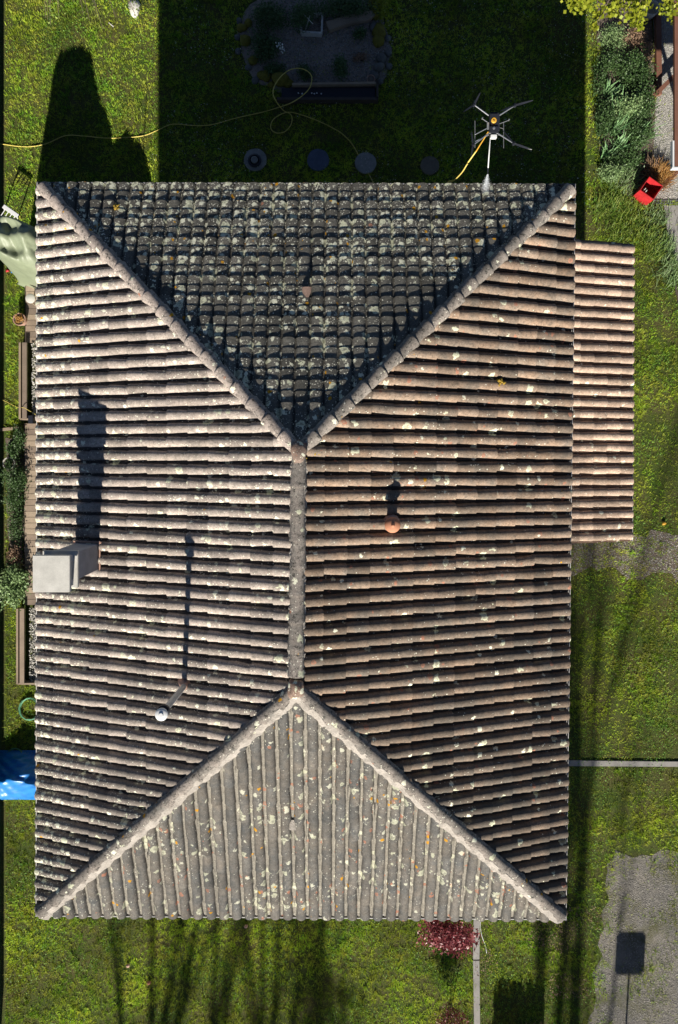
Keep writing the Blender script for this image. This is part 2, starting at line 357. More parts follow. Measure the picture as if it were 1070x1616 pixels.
# grass of the whole garden as far as the picture (and a step beside it) can show
NT = 210000; NBL = 8; N = NT*NBL
TX = rng.uniform(-9.2, 9.4, NT); TY = rng.uniform(-14.9, 11.8, NT); tuf = np.repeat(np.arange(NT), NBL)
dX = rng.normal(0, .016, N); dY = rng.normal(0, .016, N); X = TX[tuf]+dX; Y = TY[tuf]+dY
th_t = rng.random(NT); tt_t = rng.random(NT)
hid = (X > -6.5) & (X < 4.9) & (Y > -10.4) & (Y < 5.6)
jx = rng.normal(0, 1, NT); jy = rng.normal(0, 1, NT); wx = (noise2(X, Y, .25, 41)-.5)*.55+(noise2(X, Y, .08, 43)-.5)*.25; wy = (noise2(X, Y, .25, 42)-.5)*.55+(noise2(X, Y, .08, 44)-.5)*.25
for pl in (EBED, DRIVE, EPATH, ECON, GPATCH, ISLE, LBED): q_ = 3.2 if pl is DRIVE else 2.2 if pl is GPATCH else 1.0 if pl is EBED else .2; jq = .30 if pl in (DRIVE, GPATCH) else .04; hid |= inpoly(X+wx*q_+(jx*jq)[tuf], Y+wy*q_+(jy*jq)[tuf], wpoly(pl)) & (rng.random(N) > (np.clip((noise2(X, Y, .6, 51)-.45)*2.6, .03, .85) if pl is DRIVE else .5 if pl is GPATCH else .05))
wx0 = noise2(X, Y, .3, 71)-.5
for (a, b_, c_, d) in ((880, 1199, 1200, 1209), (747, 1430, 757, 1700)):
    p0, p1 = P(a, d), P(c_, b_); hid |= (X > p0.x+wx0*.12) & (X < p1.x+wx0*.12) & (Y > p0.y+wx0*.12) & (Y < p1.y+wx0*.12) & (rng.random(N) > .04)
hid |= (X < P(9, 0).x)
hid |= (X > P(38, 0).x) & (X < P(62, 0).x) & (Y < P(0, 430).y) & (Y > P(0, 1080).y)
for (sx, sy, sr) in ((403, 253, 18), (502, 253, 17), (577, 258, 17), (678, 262, 15)):
    q = P(sx, sy); hid |= (X-q.x)**2+(Y-q.y)**2 < (sr/64)**2
dens = .25+.5*noise2(X, Y, .35, 3)+.4*noise2(X, Y, .09, 4); hid |= rng.random(N) > dens
bare = (((noise2(X, Y, .8, 9) > .60) & (X > 5)) | ((noise2(X, Y, .5, 19) > .62) & (X > 3.4) & (Y < -11))) & (rng.random(N) > .35); hid |= bare
kk = ~hid; X = X[kk]; Y = Y[kk]; n = len(X); tk = tuf[kk]; LD = np.arctan2(dY[kk], dX[kk])+rng.normal(0, .5, n)
nn = noise2(X, Y, .5, 5); h = rng.uniform(.7, 1.2, n)*(.018+.07*th_t[tk]**2)*(.45+.7*nn+.7*noise2(X, Y, .15, 15))
tn = np.clip(noise2(X, Y, 1.3, 11)*.75+(tt_t[tk]-.5)*.7+rng.normal(0, .12, n)+.1, 0, 1)
blades(X, Y, np.zeros(n), h, rng.uniform(.008, .016, n), rng.uniform(.35, .98, n), tn, 'lawn_grass', M['grass'], 'short green lawn grass around the tiled house', az=LD)
# clover leaves
N = 130000; X = rng.uniform(-9.2, 9.4, N); Y = rng.uniform(-14.9, 11.8, N)
k = (noise2(X, Y, .7, 21) > .5) & ~((X > -6.5) & (X < 4.9) & (Y > -10.4) & (Y < 5.6)) & (X > P(9, 0).x)
for pl in (EBED, DRIVE, EPATH, ECON, GPATCH, ISLE, LBED): k &= ~inpoly(X, Y, wpoly(pl))
k &= ~((X > P(38, 0).x) & (X < P(62, 0).x) & (Y < P(0, 430).y) & (Y > P(0, 1080).y))
for (sx, sy, sr) in ((403, 253, 18), (502, 253, 17), (577, 258, 17), (678, 262, 15)):
    q = P(sx, sy); k &= (X-q.x)**2+(Y-q.y)**2 > (sr/64)**2
X = X[k]; Y = Y[k]; n = len(X)
def leaves(cx, cy, cz, size, tilt, name, m, label=None, cat=None, kind=None, parent=None, aspect=.55, tint=None, az=None):
    n = len(cx); a = rng.random(n)*6.283 if az is None else az; tl = tilt if isinstance(tilt, np.ndarray) else rng.normal(0, tilt, n); rl = rng.normal(0, .5, n)
    d = np.c_[np.cos(a)*np.cos(tl), np.sin(a)*np.cos(tl), np.sin(tl)]; s_ = np.c_[-np.sin(a), np.cos(a), np.zeros(n)]
    nr = np.cross(d, s_); s2 = s_*np.cos(rl)[:, None]+nr*np.sin(rl)[:, None]
    c0 = np.c_[cx, cy, cz]; L = size[:, None]; W = L*aspect/2
    V = np.stack([c0-d*L/2, c0+s2*W, c0+d*L/2, c0-s2*W], 1)
    T = np.ones((n, 4, 4)); T[:, :, 0] = (rng.random(n) if tint is None else tint)[:, None]; T[:, :, 1] = rng.random(n)[:, None]
    o = link(name, npmesh(name, V.reshape(-1, 3), np.arange(4*n).reshape(-1, 4), m, T.reshape(-1, 4)), parent)
    return tag(o, label, cat, kind=kind)
leaves(X, Y, rng.uniform(.02, .05, n), rng.uniform(.015, .032, n), .5, 'clover_patch', M['clover'], 'low clover and weeds growing through the lawn', 'clover', 'stuff', aspect=.9)
N = 2600; X = rng.uniform(-4.6, 6.2, N); Y = rng.uniform(5.6, 11.5, N); k = ~inpoly(X, Y, wpoly(ISLE)) & (noise2(X, Y, .9, 31) > .38); X = X[k]; Y = Y[k]
leaves(X, Y, np.full(len(X), .07), rng.uniform(.014, .024, len(X)), .2, 'lawn_daisies', M['daisy'], 'tiny white daisies dotted over the shaded lawn', 'daisies', 'stuff', aspect=.95)
def pebbles(X, Y, Z, r, name, m, label, cat='gravel', parent=None):
    n = len(X); o8 = np.array([(1, 0, 0), (0, 1, 0), (-1, 0, 0), (0, -1, 0), (0, 0, .7), (0, 0, -.7)], float)
    f8 = np.array([(0, 1, 4), (1, 2, 4), (2, 3, 4), (3, 0, 4), (1, 0, 5), (2, 1, 5), (3, 2, 5), (0, 3, 5)])
    a = rng.random(n)*6.283; sc = np.c_[r*rng.uniform(.7, 1.3, n), r*rng.uniform(.7, 1.3, n), r*rng.uniform(.5, .9, n)]
    q = o8[None]*sc[:, None]; ca, sa = np.cos(a)[:, None], np.sin(a)[:, None]
    V = np.stack([q[..., 0]*ca-q[..., 1]*sa+X[:, None], q[..., 0]*sa+q[..., 1]*ca+Y[:, None], q[..., 2]+Z[:, None] if isinstance(Z, np.ndarray) else q[..., 2]+Z], -1)
    T = np.ones((n, 6, 4)); T[..., 0] = rng.random(n)[:, None]; T[..., 1] = rng.random(n)[:, None]
    o = link(name, npmesh(name, V.reshape(-1, 3), (f8[None]+6*np.arange(n)[:, None, None]).reshape(-1, 3), m, T.reshape(-1, 4)), parent)
    return tag(o, label, cat if parent is None else None, kind='stuff')
def scatter(poly, n):
    w_ = wpoly(poly); xs = [p[0] for p in w_]; ys = [p[1] for p in w_]
    X = rng.uniform(max(min(xs), -9), min(max(xs), 9.4), n); Y = rng.uniform(max(min(ys), -15), min(max(ys), 12), n); k = inpoly(X, Y, w_); return X[k], Y[k]
X, Y = scatter(DRIVE, 26000); k = inpoly(X+(noise2(X, Y, .3, 81)-.5)*2.2, Y+(noise2(X, Y, .3, 82)-.5)*2.2, wpoly(DRIVE)) & (noise2(X, Y, .7, 83) > .25); X = X[k]; Y = Y[k]; pebbles(X, Y, .006, rng.uniform(.006, .016, len(X)), 'drive_gravel', M['gravelst'], 'grey gravel strewn over the drive at the lower right')
X, Y = scatter(GPATCH, 5200); pebbles(X, Y, .006, rng.uniform(.008, .02, len(X)), 'patch_gravel', M['gravelst'], 'sparse stones on the worn patch below the small roof')
X, Y = scatter(EPATH, 16000); pebbles(X, Y, .006, rng.uniform(.007, .016, len(X)), 'path_gravel', M['pebble'], 'pale gravel of the path at the upper right edge')
X, Y = scatter(ISLE, 9000); k = (X > P(440, 0).x); pebbles(X[k], Y[k], .008, rng.uniform(.01, .025, k.sum()), 'slate_chips', M['gravelst'], 'grey chips covering the middle of the shaded rockery bed')

# ================================================================ HOUSE
EZ = 5.3
def EV(px, py): v = P(px, py, EZ); return v
TL, TR, BR, BL = EV(58.5, 287.5), EV(908, 290.5), EV(893.5, 1451), EV(57, 1445)
SLP = .338; IN = .062
cx0 = (TL.x+BL.x)/2; cx1 = (TR.x+BR.x)/2; midx = -.563; hw = (cx1-cx0)/2; RZ = EZ+SLP*hw
kR = (CH-RZ)/F
NA = Vector(((472-NX)*kR, (NY-712)*kR, RZ)); SA = Vector(((467.5-NX)*kR, (NY-1085)*kR, RZ))
house = empty('house', (midx, -1.7, 0), 'large house with a lichen-spotted hipped roof of weathered canal tiles', 'house')
tl, tr, br, bl = [Vector((p.x+sx*IN, p.y+sy*IN, EZ)) for p, sx, sy in ((TL, 1, -1), (TR, -1, -1), (BR, -1, 1), (BL, 1, 1))]
# walls
wl = MB(); ov = .5
wp = [(TL.x+ov, TL.y-ov), (TR.x-ov, TR.y-ov), (BR.x-ov, BR.y+ov), (BL.x+ov, BL.y+ov)]
wl.prism(ccw(wp), 0, EZ-.12); wl.build('wall', M['render'], house)
so_ = MB(); so_.prism(ccw([(p.x+sx*.03, p.y+sy*.03) for p, sx, sy in ((TL, 1, -1), (TR, -1, -1), (BR, -1, 1), (BL, 1, 1))]), EZ-.12, EZ-.03); so_.build('soffit', M['wood'], house)
dk = MB(); z = Vector((0, 0, -.004)); dk.add([tl+z, tr+z, br+z, bl+z, NA+z, SA+z], [(0, 4, 1), (1, 4, 5, 2), (2, 5, 3), (3, 5, 4, 0)]); dk.build('roof_deck', M['dark'], house)
def window(x, y, z, nx, ny, wd, hg):
    ang = math.atan2(ny, nx); R = Matrix.Rotation(ang, 3, 'Z'); fr = MB(); c0 = Vector((x, y, z))
    for yy, zz, sy, sz in ((-wd/2, 0, .06, hg), (wd/2, 0, .06, hg), (0, 0, .05, hg-.062), (0, hg/2, wd-.062, .06), (0, -hg/2, wd-.062, .06)):
        fr.box(c0+R @ Vector((.03, yy, zz)), (.06, sy, sz), R)
    f = fr.build('window', M['white'], house); p = MB(); p.box(c0+R @ Vector((.012, 0, 0)), (.012, wd-.07, hg-.07), R); p.build('pane', M['glass'], f)
gb = NB('window_glass', .06, .6); gb.b.inputs['Base Color'].default_value = (.03, .04, .05, 1); M['glass'] = gb.m
for xx in (-3.2, -.9, 1.7): 
    for zz in (1.4, 4.0): window(xx, wp[0][1], zz, 0, 1, 1.0, 1.15); window(xx, wp[2][1], zz, 0, -1, 1.0, 1.15)
for yy in (2.2, -1.5, -5.2):
    for zz in (1.4, 4.0): window(wp[0][0]-.005, yy, zz, -1, 0, 1.0, 1.15)
for yy in (2.2, -5.2): window((wp[1][0]+wp[2][0])/2+.03, yy, 4.2, 1, 0, 1.0, 1.0)
# gutters
def gutter(a, b_, out, parent, name='gutter', wdt=.056, z=EZ):
    d = (b_-a).normalized(); prof = [(-.012, .02), (-.012, -.045), (wdt*.5-.006, -.06), (wdt, -.04), (wdt, .028), (wdt-.012, .028), (wdt-.012, -.03), (wdt*.5-.006, -.045), (0, -.035), (0, .02)]
    vs = []; n = len(prof)
    for p in (a, b_):
        for q, zz in prof: vs.append(p+out*(q-IN)+Vector((0, 0, zz)))
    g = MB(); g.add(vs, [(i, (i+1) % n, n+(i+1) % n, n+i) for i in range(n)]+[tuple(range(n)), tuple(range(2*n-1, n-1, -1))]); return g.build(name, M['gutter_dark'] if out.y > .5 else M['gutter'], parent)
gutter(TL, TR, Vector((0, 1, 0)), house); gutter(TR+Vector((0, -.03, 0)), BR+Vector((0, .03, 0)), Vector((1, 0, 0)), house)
gutter(BR, BL, Vector((0, -1, 0)), house); gutter(BL+Vector((0, .03, 0)), TL+Vector((0, -.03, 0)), Vector((-1, 0, 0)), house)

# ---- tiles
def tr_():
    q = random.random(); return random.choice((-.5, 1.7, 1.9, -.3)) if q < .05 else q
def tile_template(p, E, w0, w1, h, seed, kind='double', seg=8):
    r = random.Random(seed); vs = []; fs = []; ch = []
    def row(v, ww, zb, lip=0.0):
        i0 = len(vs); j = r.uniform(-.0015, .0015)
        vs.append((-p/2-.004, v, .010+zb*.5)); ch.append(1)
        vs.append((-ww/2-.002+j, v, .007+zb*.5)); ch.append(1)
        for k in range(seg+1):
            t = math.pi*(1-k/seg); vs.append((ww/2*math.cos(t)+j, v, h*max(0, math.sin(t))**.85+zb-lip)); ch.append(0)
        vs.append((ww/2+.002+j, v, .002+zb*.5)); ch.append(1)
        vs.append((p/2+.004, v, .004+zb*.5)); ch.append(1)
        return i0
    m = seg+5
    def strip(a, b_):
        for k in range(m-1): fs.append((a+k, a+k+1, b_+k+1, b_+k))
    if kind == 'double':
        L = [(0, w0, .022), (.5*E, (w0+w1)/2, .010), (.5*E, (w0+w1)/2+.003, .018), (E+.03, w1, .004)]
        f0 = row(0, w0, .027, 0); f1 = row(0, w0-.01, -.006, .012); strip(f1, f0)
        a = row(0, w0, .027); b_ = row(.5*E, (w0+w1)/2, .010); strip(a, b_)
        c_ = row(.5*E-.004, (w0+w1)/2+.004, .010, .004); d = row(.5*E-.004, (w0+w1)/2+.006, .020); strip(c_, d)
        a = row(.5*E-.004, (w0+w1)/2+.006, .020); b_ = row(E+.03, w1, .005); strip(a, b_)
    else:
        f0 = row(0, w0, .024, 0); f1 = row(0, w0-.012, -.006, .014); strip(f1, f0)
        a = row(0, w0, .024); b_ = row(E+.04, w1, .0); strip(a, b_)
    return np.array(vs), np.array(fs), np.array(ch)
indiv = []     # (score, slope, variant, matrix)
joined = {}
def fill_slope(key, p0, p1, apexes, rows, m, E0, clip, kind='double', w0=.175, w1=.145, h=.080, budget=None, topcut=None):
    e = (p1-p0); Le = e.length; e.normalize(); tp = apexes[0]; u = (tp-p0)-e*(tp-p0).dot(e); U = u.length; u.normalize(); nrm = e.cross(u)
    p = Le/rows; nv = max(1, round(U/E0)); E = U/nv
    var = [tile_template(p, E, w0*p/.217, w1*p/.217, h, s, kind) for s in range(8)]
    R = Matrix((e, u, nrm)).transposed()
    mes = []
    VV = []; FF = []; TT = []; off = 0
    for i in range(rows):
        for j in range(nv+1):
            cxl = (i+.5)*p; cyl = j*E-.012 + random.uniform(-.004, .004)
            o = p0+e*cxl+u*cyl
            corners = [p0+e*(cxl+sx*p/2)+u*(cyl+sy) for sx in (-1, 1) for sy in (0, E+.04)]
            ins = [all((q-a).dot(nn) > 0 for a, nn in clip) for q in corners]
            if not any(ins):
                mid = all((o+u*E*.3-a).dot(nn) > -.25 for a, nn in clip)
                if not mid: continue
            v = random.randrange(8); rot = Matrix.Rotation(random.gauss(0, .019), 3, 'Z') @ Matrix.Rotation(random.gauss(0, .016), 3, 'Y')
            MM = (R @ rot).to_4x4(); MM.translation = o+nrm*(random.uniform(0, .004))+e*random.gauss(0, .002)
            if all(ins) and all((q-a).dot(nn) > .02 for q in corners for a, nn in clip): indiv.append((o.z, key, v, MM)); continue
            V, F_, ch = var[v]; A = np.array(MM.to_3x3()); VV.append(V @ A.T+np.array(MM.translation)); FF.append(F_+off); off += len(V)
            T = np.ones((len(V), 4)); T[:, 0] = tr_(); T[:, 1] = ch; TT.append(T)
    joined[key] = [VV, FF, TT, off, clip, m, var]
def vplane(a, b_, inside):
    d = (b_-a); n = Vector((d.y, -d.x, 0)).normalized()
    if (inside-a).dot(n) < 0: n = -n
    return (a.copy(), n)
cC = (NA+SA)/2
fill_slope('n', tr, tl, [NA], 41, M['tile_n'], .362, [vplane(tr, NA, (tr+tl)/2), vplane(tl, NA, (tr+tl)/2)], w0=.192, w1=.178, h=.064)
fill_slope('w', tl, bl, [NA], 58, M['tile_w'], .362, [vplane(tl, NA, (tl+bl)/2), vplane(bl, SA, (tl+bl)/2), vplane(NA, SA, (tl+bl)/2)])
fill_slope('s', bl, br, [SA], 41, M['tile_s'], .362, [vplane(bl, SA, (bl+br)/2), vplane(br, SA, (bl+br)/2)])
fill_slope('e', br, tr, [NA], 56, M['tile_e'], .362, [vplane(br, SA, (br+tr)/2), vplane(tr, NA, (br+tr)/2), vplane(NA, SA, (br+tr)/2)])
tmesh = {}
def tile_object(key, v, MM, parent, name):
    k = (key, v, random.randrange(3))
    if k not in tmesh:
        V, F_, ch = joined[key][6][v]; T = np.ones((len(V), 4)); T[:, 0] = tr_(); T[:, 1] = ch
        tmesh[k] = npmesh('tile', V, F_, joined[key][5], T, True)
    o = link(name, tmesh[k], parent, world=False); o.matrix_basis = Matrix.Translation(-parent.location) @ MM
indiv.sort(key=lambda t: -t[0])
for zz, key, v, MM in indiv[:300]: tile_object(key, v, MM, house, 'roof_tile')
for zz, key, v, MM in indiv[300:]:
    J = joined[key]; V, F_, ch = J[6][v]; A = np.array(MM.to_3x3()); J[0].append(V @ A.T+np.array(MM.translation)); J[1].append(F_+J[3]); J[3] += len(V)
    T = np.ones((len(V), 4)); T[:, 0] = tr_(); T[:, 1] = ch; J[2].append(T)
tj = {'n': [], 'w': [], 's': [], 'e': []}
def clipped(me, clip):
    bm = bmesh.new(); bm.from_mesh(me)
    for a, nn in clip: bmesh.ops.bisect_plane(bm, geom=list(bm.verts)+list(bm.edges)+list(bm.faces), plane_co=a, plane_no=nn, clear_inner=True)
    bm.to_mesh(me); bm.free()
    me.polygons.foreach_set('use_smooth', np.ones(len(me.polygons), dtype=bool)); return me
parts = []
for key in 'nwse':
    J = joined[key]; me = npmesh('roof_tiles', np.concatenate(J[0]), np.concatenate(J[1]), J[5], np.concatenate(J[2]), True); parts.append(clipped(me, J[4]))
# the tiles past the limit: one part
allm = bpy.data.meshes.new('roof_tiles'); bm = bmesh.new()
for i, me in enumerate(parts):
    n0 = len(bm.faces); bm.from_mesh(me); bm.faces.ensure_lookup_table()
    for f in bm.faces[n0:]: f.material_index = i
bm.to_mesh(allm); bm.free()
for me in parts: allm.materials.append(me.materials[0])
o = link('roof_tiles', allm, house); o['kind'] = 'stuff'

# ---- hip and ridge tiles
def cap_template(L, r0, r1, th=.018, seg=10, seed=0):
    vs = []; fs = []; rr = random.Random(seed)
    rows = [(0, r0-th), (0, r0), (.02, r0+.001), (.045, r0-.005), (L*.6, r1+.004), (L+.03, r1)]
    for y, r in rows:
        for k in range(seg+1):
            t = math.pi*(1-k/seg)*1.0; vs.append((r*math.cos(t), y, r*.85*math.sin(t)-.02))
    for i in range(len(rows)-1):
        for k in range(seg): a = i*(seg+1)+k; fs.append((a, a+1, a+seg+2, a+seg+1))
    return np.array(vs), np.array(fs)
def hip_run(a, b_, lift, r, m, name, pitch=.362, mort=None, mw=.17, msh=0, skip=0, trim=.07):
    d = (b_-a).normalized(); a = a+d*trim; L = (b_-a).length; n = round(L/pitch); E = L/n; x = d.cross(Vector((0, 0, 1))).normalized(); zz = x.cross(d); R = Matrix((x, d, zz)).transposed()
    ms = []
    for s in range(5):
        V, F_ = cap_template(E, r, r*.80, seed=s); T = np.ones((len(V), 4)); T[:, 0] = random.random(); T[:, 1] = 0; me = npmesh(name, V, F_, m, T, True); me.set_sharp_from_angle(angle=math.radians(35)); ms.append(me)
    for i in range(skip, n):
        MM = (R @ Matrix.Rotation(random.gauss(0, .012), 3, 'Z') @ Matrix.Rotation(random.gauss(0, .02), 3, 'Y')).to_4x4()
        MM.translation = a+d*(i*E)+Vector((0, 0, lift+random.uniform(-.003, .004)))+x*random.gauss(0, .003)
        o = link(name, random.choice(ms), house, world=False); o.matrix_basis = Matrix.Translation(-house.location) @ MM
    # mortar bed
    K = 90; vs = []; fs = []
    for i in range(K+1):
        c_ = a+d*(L*i/K)+Vector((0, -msh, 0))
        for q, hh in ((-1, -.01), (-.75, .045), (0, .10), (.75, .045), (1, -.01)):
            vs.append(c_+x*(q*mw*(1+random.uniform(-.13, .13)))+Vector((0, 0, hh+lift-.05+random.uniform(-.006, .006))))
    for i in range(K):
        for k in range(4): q = i*5+k; fs.append((q, q+1, q+6, q+5))
    mb = MB(); mb.add(vs, fs); mb.build('mortar_bed', mort or M['mortar'], house)
hip_run(tl, NA, .062, .122, M['hip_n'], 'hip_tile', mw=.11, mort=M['dark'])
hip_run(tr, NA, .062, .122, M['hip'], 'hip_tile', mw=.11, mort=M['dark'])
hip_run(bl, SA, .068, .120, M['hip'], 'hip_tile', mw=.135, msh=.06)
hip_run(br, SA, .068, .120, M['hip'], 'hip_tile', mw=.135, msh=.06)
hip_run(SA+Vector((0, .12, 0)), NA+Vector((0, -.12, 0)), .09, .125, M['hip'], 'ridge_tile', .40, mw=.12)
jn = MB(); jn.blob((NA.x, NA.y-.02, RZ+.115), (.115, .17, .085), 3, 3, .14); jn.build('junction_mortar', M['junction'], house, smooth=True)
jn = MB(); jn.blob((SA.x, SA.y+.02, RZ+.105), (.12, .15, .09), 5, 3, .15); jn.build('junction_mortar', M['junction'], house, smooth=True)
def roofz(x, y):  # tile plane height
    return EZ+SLP*min(x-tl.x, tr.x-x, tl.y-y, y-bl.y)

for i, (px, py, rx, ry, cnt_) in enumerate(((787, 601, .10, .09, 9), (893, 303, .10, .10, 7), (455, 1094, .06, .06, 4), (183, 326, .06, .10, 4), (480, 728, .05, .08, 4), (497, 716, .06, .05, 4), (1002, 0, 0, 0, 0))):
    for k in range(cnt_):
        z = 6.0
        x_, y_ = px+random.gauss(0, rx*45), py+random.gauss(0, ry*45)
        for _ in range(6): q = P(x_, y_, z); z = roofz(q.x, q.y)+.075
        q = P(x_, y_, z); s = MB(); s.blob((q.x, q.y, q.z), (random.uniform(.02, .045), random.uniform(.02, .04), .018), i*20+k, 2, .35); s.build('moss_clump', M['yellowmoss'], house, smooth=True)
# ---- chimney
def chimney():
    x0, x1, y0, y1 = -4.29, -3.865, -1.905, -1.50
    s = MB(); s.prism([(x0, y0), (x1, y0), (x1, y1), (x0, y1)], 5.3, 6.60); ch = s.build('chimney', M['chim'], house, bevel=.006)
    s = MB(); s.prism([(-4.37, -2.02), (-3.85, -2.02), (-3.85, -1.47), (-4.37, -1.47)], 6.60, 6.66); s.build('lower_slab', M['slab'], ch, bevel=.008)
    s = MB()
    for x in (-4.29, -3.96):
        for y in (-1.93, -1.57): s.box((x, y, 6.78), (.09, .09, .24))
    s.build('cap_support', M['chim'], ch)
    s = MB(); s.prism([(-4.375, -2.02), (-3.845, -2.02), (-3.845, -1.49), (-4.375, -1.49)], 6.90, 6.97); s.build('cap', M['slab'], ch, bevel=.006)
    s = MB(); s.prism([(x0-.05, y0-.05), (x1+.05, y0-.05), (x1+.05, y1+.06), (x0-.05, y1+.06)], 5.62, 5.70)
    s = MB()
    for a, b_, wd in (((x1+.03, y0-.03), (x1+.03, y1+.05), .07), ((x0-.03, y1+.03), (x1+.06, y1+.03), .07)):
        za = roofz(*a)+.09; zb = roofz(*b_)+.09
        aa = Vector((*a, za)); bb = Vector((*b_, zb)); s.tube([aa, bb], .014, 6)
    s.build('flashing', M['terra_pale'], ch)
chimney()
# ---- tall metal flue on the left slope
bz = roofz(-2.36, -3.6)+.05; fl = MB(); b0 = Vector((-2.355, -3.60, bz)); t0 = P(257, 1124, 7.42)
fl.tube([b0+Vector((0, 0, -.1)), b0+(t0-b0)*.97], .045, 16); flue = fl.build('flue_pipe', M['fluem'], house, autos=40)
g = MB(); g.lathe(t0, [(.055, -.10), (.085, -.07), (.085, -.03), (.06, -.02)], 18); g.build('cowl_collar', M['black'], flue, autos=40)
t1 = P(254.5, 1128, 7.47); g = MB(); g.lathe(t1, [(.078, -.045), (.086, -.02), (.086, 0), (.073, .012), (.035, .016), (.03, .03), (.001, .031)], 22); g.build('cowl_cap', M['white'], flue, autos=40)
g = MB(); g.lathe(b0+Vector((0, 0, -.03)), [(.15, -.05), (.12, .03), (.06, .08), (.05, .13)], 16); g.build('flue_flashing', M['terra_pale'], flue, autos=40)
# ---- terracotta vent on the right slope
vx, vy = .80, -1.09; vz = roofz(vx, vy)
v = MB(); v.lathe((vx, vy, vz), [(.085, -.05), (.08, .08), (.075, .26), (.09, .29)], 20); vent = v.build('roof_vent', M['terra'], house, autos=40)
v = MB(); v.lathe((vx, vy, vz+.31), [(.105, -.025), (.118, -.015), (.118, .0), (.105, .03), (.07, .055), (.03, .068), (.022, .085), (.015, .092), (.001, .094)], 26); v.build('vent_hood', M['terra'], vent, autos=40)
v = MB()
for k in range(4):
    t = k*math.pi/2+.6; v.box((vx+.08*math.cos(t), vy+.08*math.sin(t), vz+.285), (.02, .02, .05))
v.build('hood_post', M['terra'], vent)
v = MB(); v.lathe((vx, vy, vz+.03), [(.14, -.04), (.13, .045), (.1, .07), (.085, .09)], 14); v.build('vent_tile', M['terra_pale'], vent, autos=40)
M['hood'] = mat('old_terracotta', (.22, .15, .12), .9, .4, 20, 60, .4)
# ---- small hooded vent tiles in the top and bottom slopes
def hood(px, py, up, m):
    z = 6.0
    for _ in range(6): q = P(px, py, z); z = roofz(q.x, q.y)+.08
    q = P(px, py, z); vs = []; fs = []; n = 10
    for i, (d, r) in enumerate(((0, .078), (.09, .066), (.17, .03))):
        for k in range(n+1): t = math.pi*k/n; vs.append((q.x+r*math.cos(t), q.y-up*(d-.08), q.z+.03*(1-i*.45)*math.sin(t)*1.5-.02+ (SLP*d if up > 0 else SLP*d)))
    for i in range(2):
        for k in range(n): a = i*(n+1)+k; fs.append((a, a+1, a+n+2, a+n+1))
    mb = MB(); mb.add(vs, fs); o = mb.build('vent_tile', m, house, smooth=True)
hood(484, 461, 1, M['hood']); hood(463, 1301, -1, M['mortar'])

# ================================================================ LOW SIDE ROOF
AZ0, AZ1 = 3.84, 3.56
a0 = Vector((4.55-.75, P(0, 378, AZ0).y, AZ0)); b0_ = Vector((P(999, 0, AZ1).x-.03, P(0, 386, AZ1).y, AZ1)); c0_ = Vector((P(996.5, 0, AZ1).x-.03, P(0, 853, AZ1).y, AZ1)); d0_ = Vector((3.72, P(0, 858, AZ0).y, AZ0))
annex = empty('side_annex', ((a0.x+b0_.x)/2, (a0.y+d0_.y)/2, 0), 'lower lean-to with pale clay tiles along the right side of the house', 'annex')
yt, yb = (a0.y+b0_.y)/2, (d0_.y+c0_.y)/2; xr = (b0_.x+c0_.x)/2; xl = 3.42; sl_ = .24
pt, pb_ = Vector((b0_.x, yt, AZ1)), Vector((c0_.x, yb, AZ1)); up_t = Vector((xl, yt, AZ1+sl_*(xr-xl)))
fill_slope('a', pb_, pt, [Vector((xl, yt, AZ1+sl_*(pt.x-xl)))], 27, M['tile_annex'], .285, [(Vector((-50, 0, 0)), Vector((1, 0, 0)))], kind='single', w0=.165, w1=.138, h=.068)
for zz, key, v, MM in [t for t in indiv if t[1] == 'a']:
    if MM.translation.x > 3.75: tile_object('a', v, MM, annex, 'roof_tile')
w_ = MB(); w_.prism([(3.5, yb+.25), (xr-.3, yb+.25), (xr-.3, yt-.25), (3.5, yt-.25)], 0, AZ1-.02); w_.build('wall', M['render'], annex)
w_ = MB(); zt = AZ1+sl_*(xr-3.5); w_.add([(xr, yt, AZ1-.05), (xr, yb, AZ1-.05), (3.5, yb, zt-.05), (3.5, yt, zt-.05), (xr, yt, AZ1-.005), (xr, yb, AZ1-.005), (3.5, yb, zt-.005), (3.5, yt, zt-.005)], [(0, 1, 2, 3), (4, 7, 6, 5), (0, 4, 5, 1), (1, 5, 6, 2), (2, 6, 7, 3), (3, 7, 4, 0)]); w_.build('roof_deck', M['brown'], annex)
gutter(Vector((xr+.062, yt, AZ1)), Vector((xr+.062, yb, AZ1)), Vector((1, 0, 0)), annex, wdt=.03)

# ================================================================ GARDEN THINGS
def single(mb, name, m, label, cat, group=None, **kw):
    return tag(mb.build(name, m, **kw), label, cat, group)
# ---- stepping stones along the top wall
for (sx, sy, sr, m, lab) in ((403, 253, 18, 'stone', 'round pale stepping stone carrying the black reel in the shaded lawn'), (502, 253, 17.5, 'bluestone', 'round bluish stepping stone in the shaded lawn, right of the one with the black reel'),
                             (577, 258, 17, 'stone', 'round grey stepping stone crossed by the yellow hose'), (678, 262, 15, 'brownstone', 'round dull brown stepping stone nearest the drone')):
    q = P(sx, sy); s = MB(); r = sr/64; s.lathe(q, [(r, 0), (r*1.0, .03), (r*.96, .042), (r*.4, .045), (.001, .046)], 28, .025)
    single(s, 'stepping_stone', M[m], lab, 'stepping stone', 'round stepping stones along the top wall', autos=40)
q = P(402, 254, .05); reel = empty('cable_reel', q, 'black round reel lying flat on the leftmost stepping stone', 'reel')
s = MB(); s.lathe(q, [(.13, 0), (.165, .02), (.165, .05), (.13, .07), (.11, .06), (.105, .02), (.10, .0)], 24); s.build('rim', M['black'], reel, autos=40)
s = MB(); s.lathe(q, [(.085, 0), (.085, .08), (.06, .10), (.055, .085), (.001, .085)], 20); s.build('hub', M['stone'], reel, autos=40)
